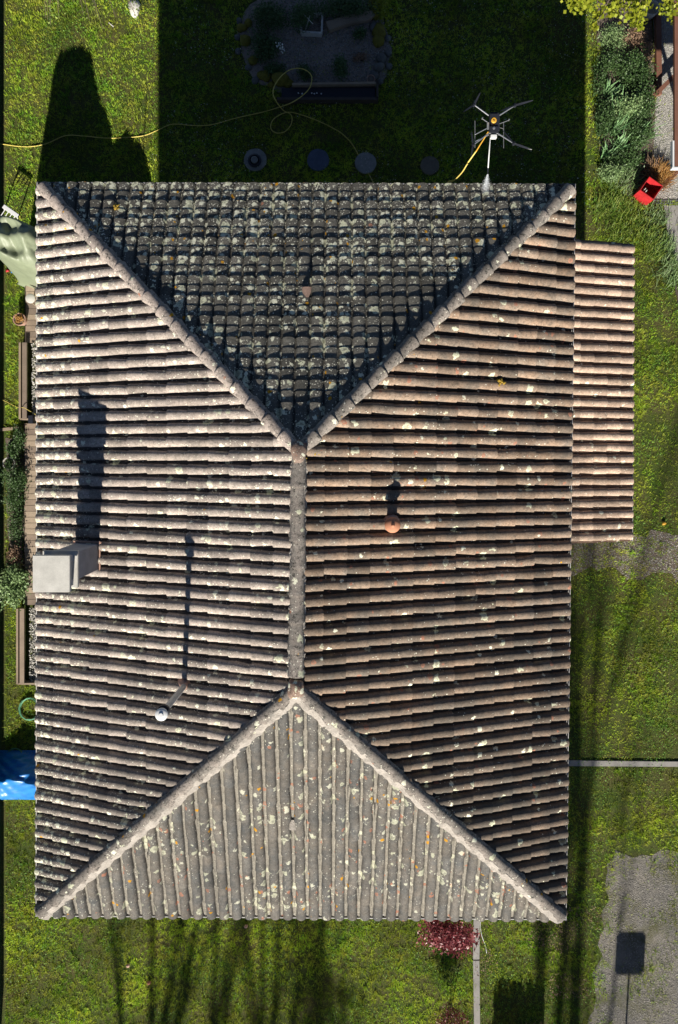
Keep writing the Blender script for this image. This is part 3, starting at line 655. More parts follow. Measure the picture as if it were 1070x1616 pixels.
s = MB(); s.box(q+Vector((0, -.005, .075)), (.20, .02, .012)); s.build('handle', M['black'], reel)

# ---- yellow hose over the lawn
hp = [(-10, 226), (8, 228), (30, 231), (52, 231), (75, 226), (104, 214), (135, 215), (168, 218), (200, 217), (227, 214), (250, 205), (272, 196), (303, 198), (333, 197), (374, 186), (414, 177), (438, 170), (458, 163), (476, 152), (489, 138), (492, 122), (486, 113), (474, 108), (458, 110), (443, 121), (433, 136), (431, 148), (436, 160), (447, 174), (458, 180), (461, 188), (458, 199), (449, 208), (437, 210), (428, 204), (429, 192), (440, 182), (456, 177), (475, 181), (500, 190), (525, 202), (541, 212), (556, 228), (572, 256), (588, 286), (606, 320), (650, 370), (697, 392)]
pts = [P(x, y, .03 if y > 166 or x < 425 else .26) for x, y in hp]; pts += [Vector((2.56, 4.9, .06)), Vector((2.50, 4.86, 1.2)), Vector((2.28, 4.87, 3.0)), P(706, 291, 4.5), P(716, 285, 5.1), P(729, 272, 5.6), P(739, 256, 5.95), P(751, 239, 6.1)]
s = MB(); s.tube(catmull(pts, 7), .011, 6); single(s, 'garden_hose', M['yellowhose'], 'thin yellow hose looping over the lawn and rising to the drone', 'hose', smooth=True)

# ---- spray drone
DZ = 6.2
def Q(zx, zy, dz=0): return P(680+zx/5.35, 100+zy/5.35, DZ+dz)
dr = empty('drone', Q(532, 510), 'dark cleaning drone with four rotors hovering over the top eave and spraying', 'drone')
s = MB(); c_ = Q(533, 505); s.box(c_, (.155, .30, .12)); body = s.build('body', M['black'], dr, bevel=.02, smooth=False)
for q_, z_ in ((Q(532, 445, .07), (.11, .07, .03)), (Q(533, 560, .065), (.13, .10, .03))): s = MB(); s.box(q_, z_); s.build('top_cover', M['black'], body, bevel=.008)
s = MB(); s.lathe(Q(533, 479, .085), [(.040, -.02), (.042, 0), (.036, .006), (.001, .007)], 24); s.build('round_badge', M['orangehose'], body, autos=40)
s = MB(); k0 = Q(533, 479, .092); s.box(k0+Vector((0, .004, .001)), (.032, .005, .002)); s.box(k0+Vector((.003, -.008, .001)), (.022, .005, .002), Matrix.Rotation(.5, 3, 'Z')); s.box(k0+Vector((-.01, .014, .001)), (.014, .004, .002)); s.build('badge_print', M['black'], body)
s = MB(); s.lathe(Q(532, 548, .085), [(.02, 0), (.02, .012), (.012, .016), (.001, .017)], 14); s.build('antenna', M['steel'], body, autos=40)
s = MB(); s.box(Q(528, 621, .01), (.093, .05, .07)); s.build('battery', M['white'], dr, bevel=.006)
s = MB(); s.tube([Q(490, 588, .02), Q(572, 592, .02)], .007, 6); s.tube([Q(482, 500, .03), Q(482, 560, .0)], .018, 8); s.build('pump', M['steel'], dr)
arms = [((488, 440), (365, 350), 'nw'), ((574, 442), (710, 355), 'ne'), ((566, 592), (700, 677), 'se'), ((490, 590), (356, 690), 'sw')]
blades_d = {'nw': [(275, 408), (418, 246)], 'ne': [(862, 312), (585, 402)], 'se': [(852, 728), (605, 562)], 'sw': [(345, 575), (340, 790)]}
for a, b_, k in arms:
    s = MB(); s.tube([Q(*a, .02), Q(*b_, .05)], [.011, .009], 8); arm = s.build('arm', M['steel'], dr, autos=50)
    s = MB(); s.lathe(Q(*b_, .05), [(.022, -.03), (.026, 0), (.026, .025), (.012, .035), (.008, .045)], 14); s.build('motor', M['black'], arm, autos=40)
    rt = MB(); cc = Q(*b_, .095)
    for e_ in blades_d[k]:
        d = Q(*e_, .095)-cc; L = d.length; d.normalize(); n_ = Vector((-d.y, d.x, 0)); vs = []
        for t, wd in ((.03, .006), (.15, .012), (.4, .014), (.75, .010), (1, .004)):
            for sg, dz in ((-1, -.003), (1, .004)): vs += [cc+d*L*t+n_*wd*sg+Vector((0, 0, dz)), cc+d*L*t+n_*wd*sg+Vector((0, 0, dz-.004))]
        fs = []
        for i in range(4):
            a_ = i*4; fs += [(a_, a_+2, a_+6, a_+4), (a_+1, a_+5, a_+7, a_+3), (a_, a_+4, a_+5, a_+1), (a_+2, a_+3, a_+7, a_+6)]
        fs += [(0, 1, 3, 2), (16, 18, 19, 17)]; rt.add(vs, fs)
    rt.lathe(cc, [(.014, -.012), (.014, .008), (.001, .01)], 10); rt.build('rotor', M['black'], arm)
for x0, ends in ((372, (485, 712)), (614, (500, 715))):
    s = MB(); s.tube([Q(x0, ends[0], -.22), Q(x0, ends[1], -.22)], .006, 6)
    side = 490 if x0 < 500 else 572
    for yy, y2 in ((540, 602), (605, 660)): s.tube([Q(side, yy, -.03), Q(x0, y2 if x0 < 500 else y2-50, -.22)], .006, 6)
    s.build('landing_skid', M['steel'], dr)
for a, b_ in (((484, 500), (433, 467)), ((574, 512), (658, 480))):
    s = MB(); s.tube([Q(*a, .03), Q(*b_, .05)], .005, 6); s.lathe(Q(*b_, .05), [(.01, -.01), (.01, .03), (.001, .032)], 8); s.build('antenna_arm', M['steel'], dr)
s = MB(); s.tube([Q(503, 600, -.02), Q(493, 740, -.08), Q(482, 900, -.16)], [.010, .009, .008], 8); lance = s.build('spray_lance', M['white'], dr, smooth=True)
s = MB(); s.tube([Q(482, 885, -.155), Q(480, 935, -.17)], [.012, .007], 8); s.build('nozzle', M['black'], lance)
s = MB(); s.tube(catmull([Q(485, 575, -.02), Q(455, 625, -.04), Q(415, 688, -.06), Q(380, 746, -.09)], 4), .010, 8); s.build('hose_guard', M['orangehose'], dr, smooth=True)
# spray of water droplets falling on the eave tiles
wb = NB('water_droplets', .1, .5); wb.b.inputs['Base Color'].default_value = (.8, .84, .88, 1); wb.b.inputs['Alpha'].default_value = .55; M['drops'] = wb.m
n = 2600; t = rng.random(n)**.8; p0 = Q(480, 935, -.17); p1 = P(765, 300, 5.48); ax = np.array(p1-p0); sp = (.012+.11*t)
X = p0.x+ax[0]*t*1.1+rng.normal(0, .33, n)*sp; Y = p0.y+ax[1]*t*1.1+rng.normal(0, .33, n)*sp; Z = p0.z+ax[2]*t+rng.normal(0, .2, n)*sp
pebbles(X, Y, Z, rng.uniform(.0012, .003, n), 'water_spray', M['drops'], 'fine white fan of water spraying from the lance onto the tiles', 'water spray')

# ---- shrubs and plants
def cloud(name, m, c, r, n, size, parent, tilt=.8, seed=0, clumps=14, aspect=.5, shell=.5, label=None, cl=.28):
    rr = np.random.default_rng(seed); d = rr.normal(size=(clumps, 3)); d /= np.linalg.norm(d, axis=1)[:, None]
    cc = d*(shell+(1-shell)*rr.random((clumps, 1)))*np.array(r)*.8; cc[:, 2] = np.abs(cc[:, 2])*.9
    idx = rr.integers(0, clumps, n); q = cc[idx]+rr.normal(size=(n, 3))*np.array(r)*cl
    q[:, 2] = np.maximum(q[:, 2], -c[2]+.02)
    sz = rr.uniform(size*.6, size*1.3, n); tn = np.clip(rr.random(clumps)[idx]*.5+rr.random(n)*.6, 0, 1)
    return leaves(q[:, 0]+c[0], q[:, 1]+c[1], q[:, 2]+c[2], sz, tilt, name, m, label, parent=parent, aspect=aspect, tint=tn)
def shrub(px, py, z, r, n, size, m, label, name='shrub', cat='shrub', group=None, seed=1, clumps=14, **kw):
    q = P(px, py, z); root = empty(name, (q.x, q.y, 0), label, cat, group)
    cloud('foliage', M[m], (q.x, q.y, z), r, n, size, root, seed=seed, clumps=clumps, **kw)
    s = MB(); rr = random.Random(seed)
    for _ in range(6):
        a = rr.uniform(0, 6.28); s.tube([(q.x+.04*math.cos(a), q.y+.04*math.sin(a), 0), (q.x+r[0]*.5*math.cos(a), q.y+r[1]*.5*math.sin(a), z+r[2]*.4)], [.012, .005], 5)
    s.build('stem', M['bark'], root); return root
def sword(px, py, n, L, wd, m, label, rad=.1, seed=0, name='iris_clump', cat='plant', group=None, spread=.9, lean=(0, 0)):
    q = P(px, py); rr = random.Random(seed); vs = []; fs = []; tn = []
    for _ in range(n):
        a = rr.uniform(0, 6.28); l_ = L*rr.uniform(.6, 1.15); b0 = q+Vector((rad*rr.gauss(0, .5), rad*rr.gauss(0, .5), 0)); d = Vector((math.cos(a)+lean[0], math.sin(a)+lean[1], 0)); sd = Vector((-math.sin(a), math.cos(a), 0)); k = rr.uniform(.3, 1)*spread
        o = len(vs); t1 = rr.random(); t2 = rr.random()
        for t, ww in ((0, .6), (.35, 1), (.7, .8), (1, .05)):
            c_ = b0+d*(l_*k*t**1.5)+Vector((0, 0, l_*(t-.35*k*t*t)))
            vs += [c_-sd*wd/2*ww, c_+sd*wd/2*ww]; tn += [(t1, t2, 0, 1)]*2
        fs += [(o+2*i, o+2*i+1, o+2*i+3, o+2*i+2) for i in range(3)]
    o = link(name, npmesh(name, vs, fs, M[m], tn)); return tag(o, label, cat, group)
IR = 'iris clumps in the right hand flower bed'
for i, (px, py, n, L, lab, ln) in enumerate(((958, 152, 26, .50, 'upright iris clump highest in the right flower bed', (0, .2)), (972, 178, 34, .55, 'iris clump just right of the shadow edge, middle of the bed', (-.1, .3)),
    (985, 195, 30, .60, 'pale iris clump with blades leaning right toward the path', (.5, .5)), (963, 210, 34, .55, 'iris clump growing into the house shadow edge', (0, .2)), (975, 232, 30, .5, 'iris clump below the middle of the bed', (.1, 0)),
    (998, 222, 26, .62, 'iris clump with long blades pointing right to the gravel', (.9, .2)), (955, 245, 22, .45, 'lowest iris clump at the edge of the house shadow', (-.2, -.1)))):
    sword(px, py, int(n*1.4), L*.8, .034, 'leaf_iris', lab, .13, i+3, group=IR, spread=.75, lean=ln)
GC = 'leafy plants filling the right hand bed'
for i, (px, py, r, n, sz, m, lab) in enumerate(((968, 100, (.38, .35, .2), 2200, .05, 'leaf_green', 'dark ground cover below the brown twiggy patch'), (1000, 115, (.4, .45, .3), 3000, .05, 'leaf_green', 'dense dark green shrub at the top of the bed beside the gravel'),
    (1012, 165, (.3, .45, .3), 2600, .05, 'leaf_green', 'dark leafy shrub against the middle of the gravel path'), (1010, 215, (.35, .4, .3), 2600, .045, 'leaf_green', 'dark leafy shrub right of the long iris blades'),
    (985, 250, (.45, .3, .2), 2600, .05, 'leaf_green', 'low green plant under the iris clumps'), (945, 130, (.15, .5, .2), 1000, .045, 'leaf_green', 'thin green edging plant in the shadow edge'),
    (1018, 85, (.18, .3, .2), 900, .04, 'leaf_brown', 'dry brown plant beside the gravel top'), (1003, 60, (.3, .25, .2), 1300, .04, 'leaf_brown', 'reddish brown dried perennial under the maple branch'),
    (970, 62, (.35, .35, .15), 1600, .045, 'leaf_pale', 'yellowish weedy plant under the maple branch'), (955, 190, (.25, .5, .25), 2200, .055, 'leaf_green', 'mid green leafy plant between the iris clumps and the house shadow'), (990, 170, (.35, .3, .3), 2200, .06, 'leaf_pale', 'light green leafy plant behind the upper iris clumps'), (965, 275, (.3, .22, .2), 1700, .06, 'leaf_pale', 'bright grassy tuft between irises and lawn'))):
    shrub(px, py, r[2]*.6, r, n, sz, m, lab, group=GC, seed=i+20)
def tuft(px, py, n, L, m, label, seed, rad=.25, group=None, lean=(0, 0), wd=.012, name='grass_tuft', spread=1.0): return sword(px, py, n, L, wd, m, label, rad, seed, name, 'grass tuft', group, spread, lean)
TG = 'long grass tufts right of the house shadow'
M['leaf_grass'] = leafmat('leaf_long_grass', (.08, .19, .02), (.30, .36, .07), .5, .3)
for i, (px, py, lab, m) in enumerate(((965, 300, 'long grass tuft at the upper edge of the sunlit strip', 'leaf_grass'), (985, 285, 'pale arching grass tuft left of the red box', 'leaf_pale'), (955, 330, 'shaggy grass tuft against the house shadow edge', 'leaf_grass'), (985, 325, 'grass tuft touching the red box', 'leaf_grass'),
    (1010, 350, 'dark green arching tuft below the red box', 'leaf_grass'), (1022, 372, 'dark arching tuft along the curved border, higher', 'leaf_grass'), (1030, 400, 'dark arching tuft along the curved border, lower', 'leaf_grass'), (975, 365, 'shaggy tuft above the lean-to corner', 'leaf_grass'), (1035, 345, 'yellowish tuft beside the drain grate', 'leaf_pale'), (1048, 390, 'yellowish tuft on the strip by the concrete', 'leaf_pale'), (1056, 430, 'dry yellowish tuft low on the strip by the concrete', 'leaf_pale'))):
    tuft(px, py, 260+60*(i % 3), (.15, .22, .27, .18)[i % 4], m, lab, 40+i, (.30, .42, .36)[i % 3], TG)
sword(1038, 283, 700, .34, .012, 'leaf_orange', 'dried orange feathery grass clump behind the red box', .22, 66, 'ornamental_grass', 'grass clump', spread=1.0, lean=(.1, .1))
sword(1024, 272, 300, .3, .012, 'leaf_brown', 'dull brown dried clump left of the orange grass', .16, 67, 'ornamental_grass', 'grass clump')

# red box with two sticks
c_ = P(1015, 308); R = Matrix.Rotation(math.radians(-35), 3, 'Z'); bx = empty('red_box', c_, 'open bright red box with sticks inside, at the right by the path', 'box')
S2, H2, th = .40, .42, .015
s = MB(); s.box(c_+Vector((0, 0, .01)), (S2, S2, .02), R); s.build('base', M['redbox'], bx)
for dx, dy, sx, sy in ((-1, 0, th, S2-2*th-.002), (1, 0, th, S2-2*th-.002), (0, -1, S2, th), (0, 1, S2, th)):
    s = MB(); s.box(c_+R @ Vector((dx*(S2-th)/2, dy*(S2-th)/2, 0))+Vector((0, 0, H2/2+.022)), (sx, sy, H2), R); s.build('side_panel', M['redbox'], bx)
for k, (a, b_) in enumerate((((1012, 305), (1019, 297)), ((1014, 309), (1021, 300)))):
    s = MB(); s.tube([P(*a, .2), P(*b_, .5)], .009, 6); tag(s.build('stick', M['slab']), 'pale stick poking out of the red box, %s' % ('upper one' if k == 0 else 'lower one'), 'stick', 'sticks in the red box')
# drain grate
p0 = P(1030, 319); L = 1.7; gr = empty('drain_grate', (p0.x+L/2, p0.y, 0), 'narrow metal drain grate between the gravel and the concrete', 'drain')
s = MB()
for dy in (-.045, .045): s.box((p0.x+L/2, p0.y+dy, .013), (L, .014, .02))
s.build('frame', M['steel'], gr)
n_ = 45
for k in range(n_): s = MB(); s.box((p0.x+.02+k*(L-.04)/(n_-1), p0.y, .011), (.018, .074, .014)); s.build('bar', M['steel'], gr)
# brown roofed shed at the right edge, its white corner and its braces
sh = empty('garden_shelter', P(1090, 200), 'brown timber shelter with a white corner trim at the right edge', 'shelter')
s = MB(); x0 = P(1064, 0, 2.1).x; y0 = P(0, 264, 2.1).y; y1 = P(0, 150, 2.1).y; s.prism([(x0, y0), (x0+2, y0), (x0+2, y1+3), (x0, y1+3)], 2.05, 2.12); s.build('roof', M['brown'], sh)
s = MB(); s.box((x0+.97, y0-.02, 2.08), (2.06, .035, .10)); s.box((x0-.03, y0+.28, 2.08), (.035, .56, .10)); s.build('trim', M['white'], sh)
s = MB(); s.tube([P(1090, 240, 0), P(1090, 240, 2.05)], .05, 4); s.tube([P(1100, 80, 0), P(1100, 80, 2.05)], .05, 4); s.build('post', M['brown'], sh)
for a, b_, zz, nm in (((1034, 150), (1072, 112), .25, 'brace'), ((1038, 300), (1074, 266), .12, 'brace')):
    s = MB(); s.quadbox(P(*a, zz), P(*b_, zz), .10, .10, zz-.05); s.build(nm, M['brown'], sh)
s = MB(); s.quadbox(P(1036, 10), P(1037, 152), .13, .12, 0); single(s, 'timber_edging', M['brown'], 'brown timber beam edging the gravel path at the top right', 'beam')
s = MB(); s.quadbox(P(1022, 335), P(1060, 420), .05, .03, 0); s.quadbox(P(1060, 420), P(1078, 520), .05, .03, 0); single(s, 'border_edging', M['darkwood'], 'dark curved edging strip right of the lawn by the concrete', 'edging')

# maple branch from a tree beyond the top right corner
def branch_tree(name, base, H, r0, label, cat, m, seed, spread=.55, depth=5, leaves_n=0, lm=None, lsize=.06, group=None, lean=(0, 0), branch_at=.3, leafbox=None, sides=6):
    root = empty(name, base, label, cat, group); rr = random.Random(seed); mb = MB(); tips = []
    def grow(p, d, L, r, dep):
        n = 4; pts = [p]; rs = [r]; q = p.copy(); dd = d.copy()
        for i in range(n):
            dd = (dd+Vector((rr.gauss(0, .09), rr.gauss(0, .09), rr.gauss(.03, .05)))).normalized(); q = q+dd*L/n; pts.append(q.copy()); rs.append(r*(1-.45*(i+1)/n))
        mb.tube(pts, rs, sides if dep > 1 else 4, cap=False)
        if dep <= 0: tips.extend(pts[2:]); return
        for k in range(rr.choice((2, 3, 3))):
            a = rr.uniform(0, 6.28); i = rr.choice((2, 3, 4)) if k else 4
            nd = (dd+Vector((math.cos(a), math.sin(a), rr.uniform(-.1, .4)))*spread*rr.uniform(.6, 1.2)).normalized()
            grow(pts[i], nd, L*rr.uniform(.62, .85), rs[i]*.72, dep-1)
    b0 = Vector(base); t1 = b0+Vector((lean[0], lean[1], 1)).normalized()*H*branch_at
    mb.tube([b0, (b0+t1)/2+Vector((rr.gauss(0, .04), 0, 0)), t1], [r0, r0*.9, r0*.8], 8, cap=False)
    for k in range(3): a = k*2.1+rr.uniform(0, 1); grow(t1, Vector((math.cos(a)*spread+lean[0], math.sin(a)*spread+lean[1], 1)).normalized(), H*.27, r0*.6, depth-1)
    mb.build('branches', M[m], root, smooth=True)
    if leaves_n and tips:
        T = np.array([tuple(t) for t in tips]); ix = rng.integers(0, len(T), leaves_n); q = T[ix]+rng.normal(0, .09, (leaves_n, 3))
        if leafbox:
            pass
        leaves(q[:, 0], q[:, 1], q[:, 2], rng.uniform(lsize*.6, lsize*1.3, leaves_n), .7, 'foliage', M[lm], parent=root, aspect=.85)
    return root
# maple: trunk out of view, leafy lower boughs hang into the picture
mp = empty('maple_tree', P(1050, -110), 'young maple with bright yellow-green leaves at the top right corner', 'tree')
s = MB(); tb = P(1050, -110); s.tube([tb, tb+Vector((0, 0, 1.2)), tb+Vector((-.05, 0, 2.6))], [.09, .08, .06], 10); s.build('trunk', M['bark'], mp)
boughs = [((907, 6), .22), ((925, 3), .16), ((915, -10), .25), ((945, -12), .22), ((968, 12), .24), ((1000, 22), .24), ((1008, 38), .14), ((1010, 8), .26), ((975, -15), .45), ((938, 40), .10), ((943, 22), .13), ((1060, 12), .24), ((1066, 28), .14), ((1060, -10), .35), ((1000, -30), .5)]
fx = []; s = MB()
for (bxp, byp), r in boughs:
    q = P(bxp, byp, 2.2+random.uniform(-.3, .3)); s.tube(catmull([tb+Vector((-.03, 0, 1.7)), (tb+q)/2+Vector((0, 0, 1.3)), q], 4), [.03*(1-i/9.5)+.004 for i in range(9)], 5)
    n = int(150*r/.3); d = rng.normal(0, r*.45, (n, 3)); d[:, 2] *= .4; fx.append(np.array(q)+d)
s.build('bough', M['bark'], mp); fx = np.concatenate(fx); n = len(fx)
leaves(fx[:, 0], fx[:, 1], fx[:, 2], rng.uniform(.05, .10, n), .35, 'foliage', M['leaf_lime'], parent=mp, aspect=.95)
# pale bucket-like thing under the maple
q = P(1022, 22); s = MB(); s.lathe(q, [(.16, 0), (.19, .25), (.17, .25), (.15, .05), (.001, .05)], 20); single(s, 'tub', M['slab'], 'pale round tub under the maple at the top right', 'tub', autos=40)

# weeping shrub at the top left
ws = empty('weeping_tree', P(150, -120), 'yellow-green weeping twigs hanging in at the top left', 'tree')
s = MB(); tb = P(150, -120); s.tube([tb, tb+Vector((0, 0, 2.2))], [.08, .05], 8); s.build('trunk', M['bark'], ws)
s = MB(); fx = []
for i in range(46):
    ex, ey = random.uniform(62, 240), random.triangular(-60, 62, 0); q = P(ex, ey, random.uniform(.8, 1.6)); ps = catmull([tb+Vector((0, 0, 2.1)), (tb+q)/2+Vector((0, 0, 1.5)), q], 6)
    s.tube(ps, [.012*(1-j/14)+.002 for j in range(len(ps))], 4)
    for p_ in ps[5:]:
        for _ in range(5): fx.append((p_.x+random.gauss(0, .09), p_.y+random.gauss(0, .09), p_.z+random.gauss(0, .08)))
s.build('twig', M['bark'], ws); fx = np.array(fx); M['leaf_spring'] = leafmat('leaf_spring', (.16, .25, .03), (.26, .34, .06), .5, .35)
leaves(fx[:, 0], fx[:, 1], fx[:, 2], rng.uniform(.03, .065, len(fx)), .6, 'foliage', M['leaf_spring'], parent=ws, aspect=.6)
q = P(213, 14); s = MB(); s.blob((q.x, q.y, .04), (.14, .24, .09), 3, 2, .15); single(s, 'rock', M['slab'], 'pale flat rock lying in the sunlit grass at the top left', 'rock', smooth=True)
s = MB(); s.tube([P(172, 36, .03), P(179, 42, .05)], .012, 6); single(s, 'broken_stick', M['slab'], 'short bleached stick near the pale rock', 'stick')

# ---- rockery island
rk = [(382, 46, .13, 'moss'), (388, 66, .15, 'moss'), (400, 97, .12, 'moss'), (412, 120, .10, 'moss'), (420, 121, .13, 'moss'), (443, 128, .22, 'moss'), (375, 60, .08, 'greystone'), (376, 82, .08, 'greystone'), (392, 108, .09, 'greystone'), (403, 128, .09, 'greystone'), (428, 135, .09, 'moss'),
      (593, 22, .17, 'moss'), (598, 52, .17, 'moss'), (597, 66, .15, 'moss'), (588, 8, .14, 'moss'), (612, 62, .08, 'greystone'), (613, 85, .09, 'greystone'), (602, 94, .13, 'greystone'), (597, 108, .15, 'greystone'), (614, 106, .09, 'greystone'), (590, 120, .12, 'greystone'), (378, 34, .08, 'greystone'), (392, 38, .10, 'moss'), (590, 44, .12, 'greystone'), (600, 130, .08, 'greystone'), (455, 133, .12, 'moss')]
ORD = ['topmost', 'second', 'third', 'fourth', 'fifth', 'sixth', 'seventh', 'eighth', 'ninth', 'tenth']
rk.sort(key=lambda t: t[1]); cnt = {}
for i, (px, py, r, m) in enumerate(rk):
    q = P(px, py); s = MB(); s.blob((q.x, q.y, r*.35), (r, r*random.uniform(.75, 1.2), r*.6), 30+i, 2, .13)
    side = 'left' if px < 460 else 'right'; k = cnt.get((side, m), 0); cnt[(side, m)] = k+1
    single(s, 'border_stone', M[m], f"{'mossy yellow' if m == 'moss' else 'grey'} stone, {ORD[k]} from the top in the {side} border of the shaded rockery", 'stone', 'stones bordering the shaded rockery', smooth=True)
for i, (px, py, r, n, m, lab) in enumerate(((418, 78, (.38, .42, .2), 2600, 'leaf_green', 'low dark plant filling the left of the rockery'), (425, 28, (.45, .3, .25), 2600, 'leaf_green', 'dark bushy plant in the upper left of the rockery'), (478, 30, (.28, .3, .4), 1800, 'leaf_green', 'dark round bush beside the cold frame'),
    (537, 108, (.22, .25, .25), 1000, 'leaf_green', 'small dark bush in the chips above the sleeper'), (480, 116, (.2, .2, .15), 700, 'leaf_green', 'small dark tuft inside the hose loop'), (568, 55, (.16, .14, .15), 600, 'leaf_green', 'small dark plant under the long plank'), (540, 12, (.8, .3, .3), 3600, 'leaf_green', 'dense dark shrub along the top of the rockery'), (435, 112, (.25, .2, .12), 900, 'leaf_green', 'low dark cushion plant by the lower left mossy stones'), (570, 92, (.2, .12, .08), 400, 'leaf_brown', 'dull brown tuft in the right of the chips'), (600, 10, (.2, .35, .2), 1100, 'leaf_lime', 'yellowish plant above the right mossy stones'))):
    shrub(px, py, r[2]*.5, r, n, .05, m, lab, group='plants in the shaded rockery', seed=70+i)
q = P(443, 77, .2); dd_ = rng.normal(0, .07, (26, 2)); leaves(q.x+dd_[:, 0], q.y+dd_[:, 1], np.full(26, .28), rng.uniform(.03, .05, 26), .3, 'white_flowers', M['daisy'], 'cluster of small white flowers in the left of the rockery', 'flowers', kind=None, aspect=.95)
fr = empty('cold_frame', P(492, 42), 'small square wooden cold frame in the shaded rockery', 'planter')
for a, b_ in (((476, 56), (508, 58)), ((509, 28), (508, 56)), ((496, 27), (508, 28)), ((475, 34), (475, 54))):
    s = MB(); s.quadbox(P(*a), P(*b_), .045, .16, 0); s.build('board', M['slab'], fr)
for k, (a, b_) in enumerate((((482, 47), (489, 25)), ((466, 8), (494, 38)))): s = MB(); s.tube([P(*a, .05), P(*b_, .6)], .008, 6); tag(s.build('bamboo_stick', M['slab']), 'thin pale bamboo stick at the cold frame, %s one' % ('short steep' if k == 0 else 'long slanting'), 'stick', 'bamboo sticks at the cold frame')
s = MB(); s.prism(ccw(gp([(514, 40), (560, 26), (586, 23), (592, 30), (580, 38), (555, 42), (520, 54)])), .03, .16); single(s, 'log_plank', M['wood'], 'long weathered plank lying across the upper right rockery', 'plank', bevel=.01)
sl2 = empty('sleeper_edge', P(540, 152), 'dark timber trough along the bottom of the shaded rockery', 'planter')
s = MB(); s.quadbox(P(438, 162), P(596, 162), .06, .20, 0); s.build('front_board', M['darkwood'], sl2)
s = MB(); s.quadbox(P(462, 140), P(592, 138), .05, .22, 0); s.build('back_board', M['wood'], sl2)
s = MB(); s.quadbox(P(595, 138), P(595, 162), .05, .20, 0); s.build('end_board', M['darkwood'], sl2)
s = MB(); s.prism(ccw(gp([(445, 143), (592, 142), (592, 159), (445, 159)])), .05, .12); s.build('liner', M['black'], sl2)
for i, x_ in enumerate((471, 477, 492, 496, 500, 507)): q = P(x_, 147+(i % 2), .14); s = MB(); s.blob(q, (.022, .022, .018), i, 1, .1); tag(s.build('white_pebble', M['white']), f"tiny white pebble on the dark timber trough, {('leftmost', 'second from the left', 'third from the left', 'fourth from the left', 'fifth from the left', 'rightmost')[i]}", 'pebble', 'white pebbles on the sleeper trough')
def pot(px, py, r, h, m, label, plant=None, ring='terra', z=0):
    q = P(px, py, z); root = empty('flower_pot', q, label, 'plant pot', None); s = MB(); s.lathe(q, [(r*.7, 0), (r*.95, h*.85), (r, h*.86), (r, h), (r*.88, h), (r*.86, h*.88), (.001, h*.86)], 22); s.build('pot', M[m], root, autos=40)
    s = MB(); s.lathe(q, [(r*.84, h*.86), (r*.82, h*.92), (.001, h*.93)], 16); s.build('soil', M['soil'], root)
    if plant: cloud('plant', M[plant], (q.x, q.y, q.z+h), (r*.7, r*.7, r*.4), 260, .045, root, seed=int(px), clumps=6)
pot(585, 129, .10, .14, 'terra_pale', 'small clay pot at the lower right of the shaded rockery')

# ---- left side: lawn strip, deck, planters
dk_ = empty('timber_deck', P(80, 690), 'weathered timber deck showing along the left side of the house', 'deck')
wm = [mat('deck_board_a', (.26, .20, .15), .85, .3, 3, 40, .4), mat('deck_board_b', (.20, .155, .12), .85, .3, 3, 40, .4), mat('deck_board_c', (.33, .26, .19), .85, .3, 3, 40, .4)]
def boards(py0, py1, px0, z=.11, wdt=.145):
    ya, yb_ = P(0, py0, z).y, P(0, py1, z).y; n = int(round((ya-yb_)/wdt)); x0 = P(px0, 0, z).x; x1 = wp[0][0]-.02
    for i in range(n):
        y = ya-(i+.5)*(ya-yb_)/n; s = MB(); s.box(((x0+x1)/2+random.uniform(-.01, .01), y, z-.014+random.uniform(-.002, .002)), (x1-x0, (ya-yb_)/n-.010, .026)); s.build('deck_board', random.choice(wm), dk_)
boards(442, 541, 41); boards(668, 955, 39)
s = MB(); s.prism(ccw(gp([(42, 445), (140, 445), (140, 540), (42, 540)])), 0, .08); s.prism(ccw(gp([(40, 670), (140, 670), (140, 953), (40, 953)])), 0, .08); s.build('deck_base', M['darkwood'], dk_)
def planter(py0, py1, px0, label, lit):
    root = empty('raised_planter', P((px0+60)/2, (py0+py1)/2), label, 'planter', 'long raised planters beside the deck')
    s = MB(); s.quadbox(P(px0+1, py0), P(px0+1, py1), .05, .26, 0); s.build('side_board', M['wood'], root)
    s = MB(); s.quadbox(P(px0+8, py0), P(px0+8, py1), .11, .05, .20); s.build('seat_board', wm[1] if lit else wm[0], root)
    s = MB(); s.quadbox(P(px0+1, py1), P(px0+60, py1), .04, .24, 0); s.build('end_board', M['wood'], root)
    xa, xb = P(px0+9, 0).x, P(px0+22, 0).x; ya, yb_ = P(0, py0).y, P(0, py1).y; n = 1100
    pebbles(rng.uniform(xa+.12, xb+.25, n), rng.uniform(yb_, ya, n), rng.uniform(.10, .16, n), rng.uniform(.012, .028, n), 'pebbles', M['pebble'], None, parent=root)
planter(543, 662, 38, 'raised planter with white pebbles, upper one beside the deck', True)
planter(957, 1074, 34, 'raised planter with white pebbles, lower shaded one beside the deck', False)
s = MB(); s.quadbox(P(-4, 679), P(32, 675), .07, .05, 0); single(s, 'ground_board', M['wood'], 'short wooden board lying on the grass at the left edge', 'board')
s = MB(); s.tube(catmull([P(4, 631, .03), P(16, 637, .03), P(28, 643, .04), P(37, 643, .30), P(46, 648, .32), P(58, 655, .3), P(70, 660, .3)], 5), .007, 5); single(s, 'yellow_cord', M['yellowhose'], 'thin yellow cord running from the left lawn over the planter', 'cord', smooth=True)
s = MB(); s.box(P(50, 662, .3), (.12, .2, .14)); single(s, 'tap_box', M['black'], 'small dark blue box at the lower end of the upper planter', 'box', bevel=.01)
LG = 'plants in the left side bed'
